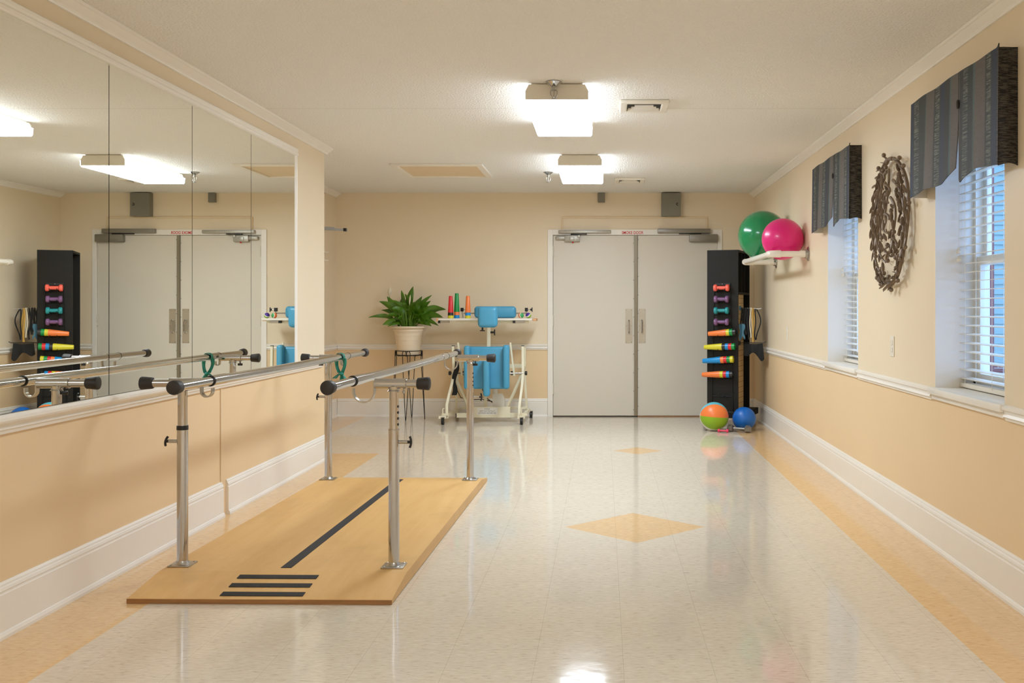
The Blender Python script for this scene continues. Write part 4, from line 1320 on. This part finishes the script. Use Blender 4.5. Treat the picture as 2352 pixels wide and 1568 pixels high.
for z, (xa_, xb_), tilt, cols, lbs in stacks:
    a = FT @ Vector((xb_, -.052, z + tilt * .5))
    e = FT @ Vector((xa_, -.052, z - tilt * .5))
    cone_stack(a, e - a, cols, '', GR, lbs, 1.06, 1.17)

# hooks with straps on the right face of the tower
HK = thing('slatwall_hook', 'upper wire hook of the tower holding resistance straps', 'hook', FT @ Vector((w2 - .01, .12, 1.215)), group='hooks on the tower')
LB().tube([(w2 - .012, .12, 1.215), (w2 + .10, .10, 1.222), (w2 + .19, .08, 1.212), (w2 + .225, .072, 1.218)], .0032, 8).done('hook_rod', 'zinc', HK, FT)
LB().box(w2 - .012, w2 - .006, .08, .17, 1.20, 1.245).done('hook_plate', 'strap_blue', HK, FT, 0)
HK2 = thing('slatwall_hook', 'lower wire hook of the tower with the black bag', 'hook', FT @ Vector((w2 - .01, .15, .86)), group='hooks on the tower')
LB().tube([(w2 - .012, .10, .862), (w2 + .05, .10, .868), (w2 + .17, .09, .866), (w2 + .25, .085, .868), (w2 + .27, .082, .880)], .0038, 8).done('hook_rod', 'wire', HK2, FT)
LB().box(w2 - .012, w2 - .006, .06, .15, .84, .885).done('hook_plate', 'black', HK2, FT, 0)
def strap_loop(x, y, ztop, zlow, w, m, label, sway=.01, spread=.012, ph=0.0):
    pts = []
    n = 18
    for k in range(n + 1):
        f = k / n
        pts.append((x - spread * math.sin(PI * f) + sway * math.sin(f * 6 + ph), y - .004 + .006 * math.sin(5 * f), ztop - (ztop - zlow) * f))
    for k in range(n, -1, -1):
        f = k / n
        pts.append((x + spread * math.sin(PI * f) + sway * math.sin(f * 6 + ph + .8), y + .008, ztop - (ztop - zlow) * f))
    c_ = LB().ribbon(pts, w, .003, (0.0, 1, 0))
    o = c_.done('resistance_strap', m, None, FT, 60)
    q = FT @ Vector((x, y, zlow))
    o.data.transform(Matrix.Translation(-q))
    o.location = q
    tag(o, label, 'strap', 'straps hanging on the tower')
strap_loop(w2 + .012, .115, 1.228, .93, .012, 'strap_black', 'black strap hanging closest to the tower slatwall', .004, .010, 0)
strap_loop(w2 + .034, .108, 1.227, 1.02, .014, 'strap_black', 'short black strap hanging second from the slatwall', .004, .010, 1)
strap_loop(w2 + .058, .100, 1.227, .95, .022, 'strap_black', 'wide black strap in the middle of the upper hook', .004, .012, 2)
strap_loop(w2 + .088, .100, 1.227, .90, .012, 'strap_black', 'long black strap left of the white strap', .005, .010, 3)
strap_loop(w2 + .112, .096, 1.226, .92, .012, 'strap_white', 'off-white strap beside the gold one on the upper hook', .004, .008, 2)
strap_loop(w2 + .138, .092, 1.222, .875, .016, 'strap_gold', 'gold strap on the upper hook of the tower', .006, .010, 4)
strap_loop(w2 + .175, .084, 1.216, .90, .012, 'strap_black', 'black looped strap at the outer end of the upper hook', .014, .026, 5)
o = LB().sheet(lambda u, v: Vector((w2 + .022 + .050 * (u - .5) * (1 + .3 * math.sin(9 * v)), .07 + .01 * math.sin(8 * u), 1.06 - .15 * v - .02 * math.sin(7 * u) * v)), 8, 8, (0, .010, 0)).done('exercise_glove', 'strap_blue', None, FT, 60)
tag(o, 'blue cloth hanging beside the slatwall of the black tower', 'cloth')
def bagf(u, v):
    x = w2 + .045 + .185 * u + .03 * v * (u - .4)
    z = .862 - (.10 + .03 * math.sin(u * 8 + .6) + .075 * u * u * (1 - .5 * max(0, u - .85) / .15)) * v - .008 * math.sin(PI * u)
    return Vector((x, .092 + .012 * math.sin(u * 10) * v, z))
o = LB().sheet(bagf, 16, 8, (0, .018, 0)).done('cloth_bag', 'strap_black', None, FT, 50)
tag(o, 'black cloth bag hanging from the lower hook of the tower', 'bag')

# ------------------------------------------------------------------ on the floor by the tower
def gores(v):
    v = Matrix.Rotation(math.radians(-4), 3, 'Y') @ v
    a = math.degrees(math.atan2(v.z, -v.y))
    if abs(v.x) > .985:
        return 3
    for lo, hi, k in ((-58, 3, 1), (3, 64, 0), (64, 122, 2), (122, 180, 3), (-180, -118, 0), (-118, -58, 3)):
        if lo <= a < hi:
            return k
    return 3
patch_ball('beach_ball', (1.108, 10.20, .143), .143, ['orange', 'lime', 'sky', 'sticker'], gores, 'inflatable beach ball with orange, green and blue panels', n=72, mx=Matrix.Rotation(math.radians(4), 4, 'Y') @ Matrix.Rotation(PI / 2, 4, 'Y') @ Matrix.Rotation(math.radians(3), 4, 'Z'))
ball('exercise_ball', (1.412, 10.235, .117), .117, 'blue_ball', 'blue ball on the floor beside the beach ball, behind the grey dumbbell')
dumbbell((1.342, 10.085, .0335), (.165, -.09, 0), .235, .038, .056, .0135, 'hex', 'grey iron hex dumbbell on the floor in front of the blue ball', sides=6, roll=PI / 6)
dumbbell((1.181, 10.055, .018), (.085, -.03, 0), .106, .018, .02, .0085, 'pink', 'small pink dumbbell on the floor in front of the beach ball')

# ------------------------------------------------------------------ rod in the alcove
c = thing('door_track', 'thin metal track sticking out past the column end at the left', 'track', (-2.75, 9.9, 1.99))
MB().bar((-2.98, 9.75, 1.99), (-2.515, 10.05, 1.99), .018, .022).build('track_rail', 'grey_d', c, 0)
MB().bar((-2.98, 9.75, 2.008), (-2.62, 9.98, 2.006), .014, .010).build('track_arm', 'grey_d', c, 0)
MB().box(-2.545, -2.515, 10.02, 10.06, 1.975, 2.006, .003).build('track_end', 'black', c, 0)
for z in (1.78, 1.70):
    o = MB().tube([(-3.0, 10.2, z), (-2.735, 10.2, z)], .006, 8).build('wall_peg', 'white', top=(-3.0, 10.2, z))
    tag(o, 'upper white peg beside the column end at the left' if z > 1.75 else 'lower white peg beside the column end at the left', 'peg', 'white pegs in the alcove')

# ------------------------------------------------------------------ outside
struct(MB().box(1.99, 14, -4, 22, -.6, -.5).build('ground', 'ground', smooth=0))
NH = thing('neighbour_house', 'grey green sided house wing seen through the blinds', 'house', (5, 12.5, -.5))
b = MB()
z = .55
while z < 4.6:
    b.prism([(2.3, 12.40, z), (2.3, 12.375, z), (2.3, 12.395, z + .125), (2.3, 12.40, z + .125)], (6, 0, 0))
    z += .12
b.box(2.3, 8.3, 12.40, 12.6, -.5, 4.7)
b.build('siding', 'siding', NH, 0)
MB().box(2.3, 8.3, 12.30, 12.40, -.5, .55).build('brick_base', 'brick', NH, 0)
for x in (3.05, 4.50, 5.15, 6.6):
    MB().box(x, x + .05, 11.9, 11.96, -.5, 4.2).build('porch_post', 'post', NH, 0)
for x in (3.42, 5.42):
    wf = MB()
    wf.box(x, x + .75, 12.33, 12.40, 1.0, 1.08)
    wf.box(x, x + .75, 12.33, 12.40, 2.5, 2.6)
    wf.box(x, x + .08, 12.33, 12.40, 1.08, 2.5)
    wf.box(x + .67, x + .75, 12.33, 12.40, 1.08, 2.5)
    wf.box(x, x + .75, 12.33, 12.40, 1.76, 1.82)
    w_ = wf.build('house_window', 'trim', NH, 0)
    MB().box(x + .08, x + .67, 12.36, 12.38, 1.08, 2.5).build('house_pane', 'dark_glass', w_, 0)
MB().box(2.3, 8.3, 11.7, 12.5, 4.2, 4.4).build('porch_beam', 'trim', NH, 0)
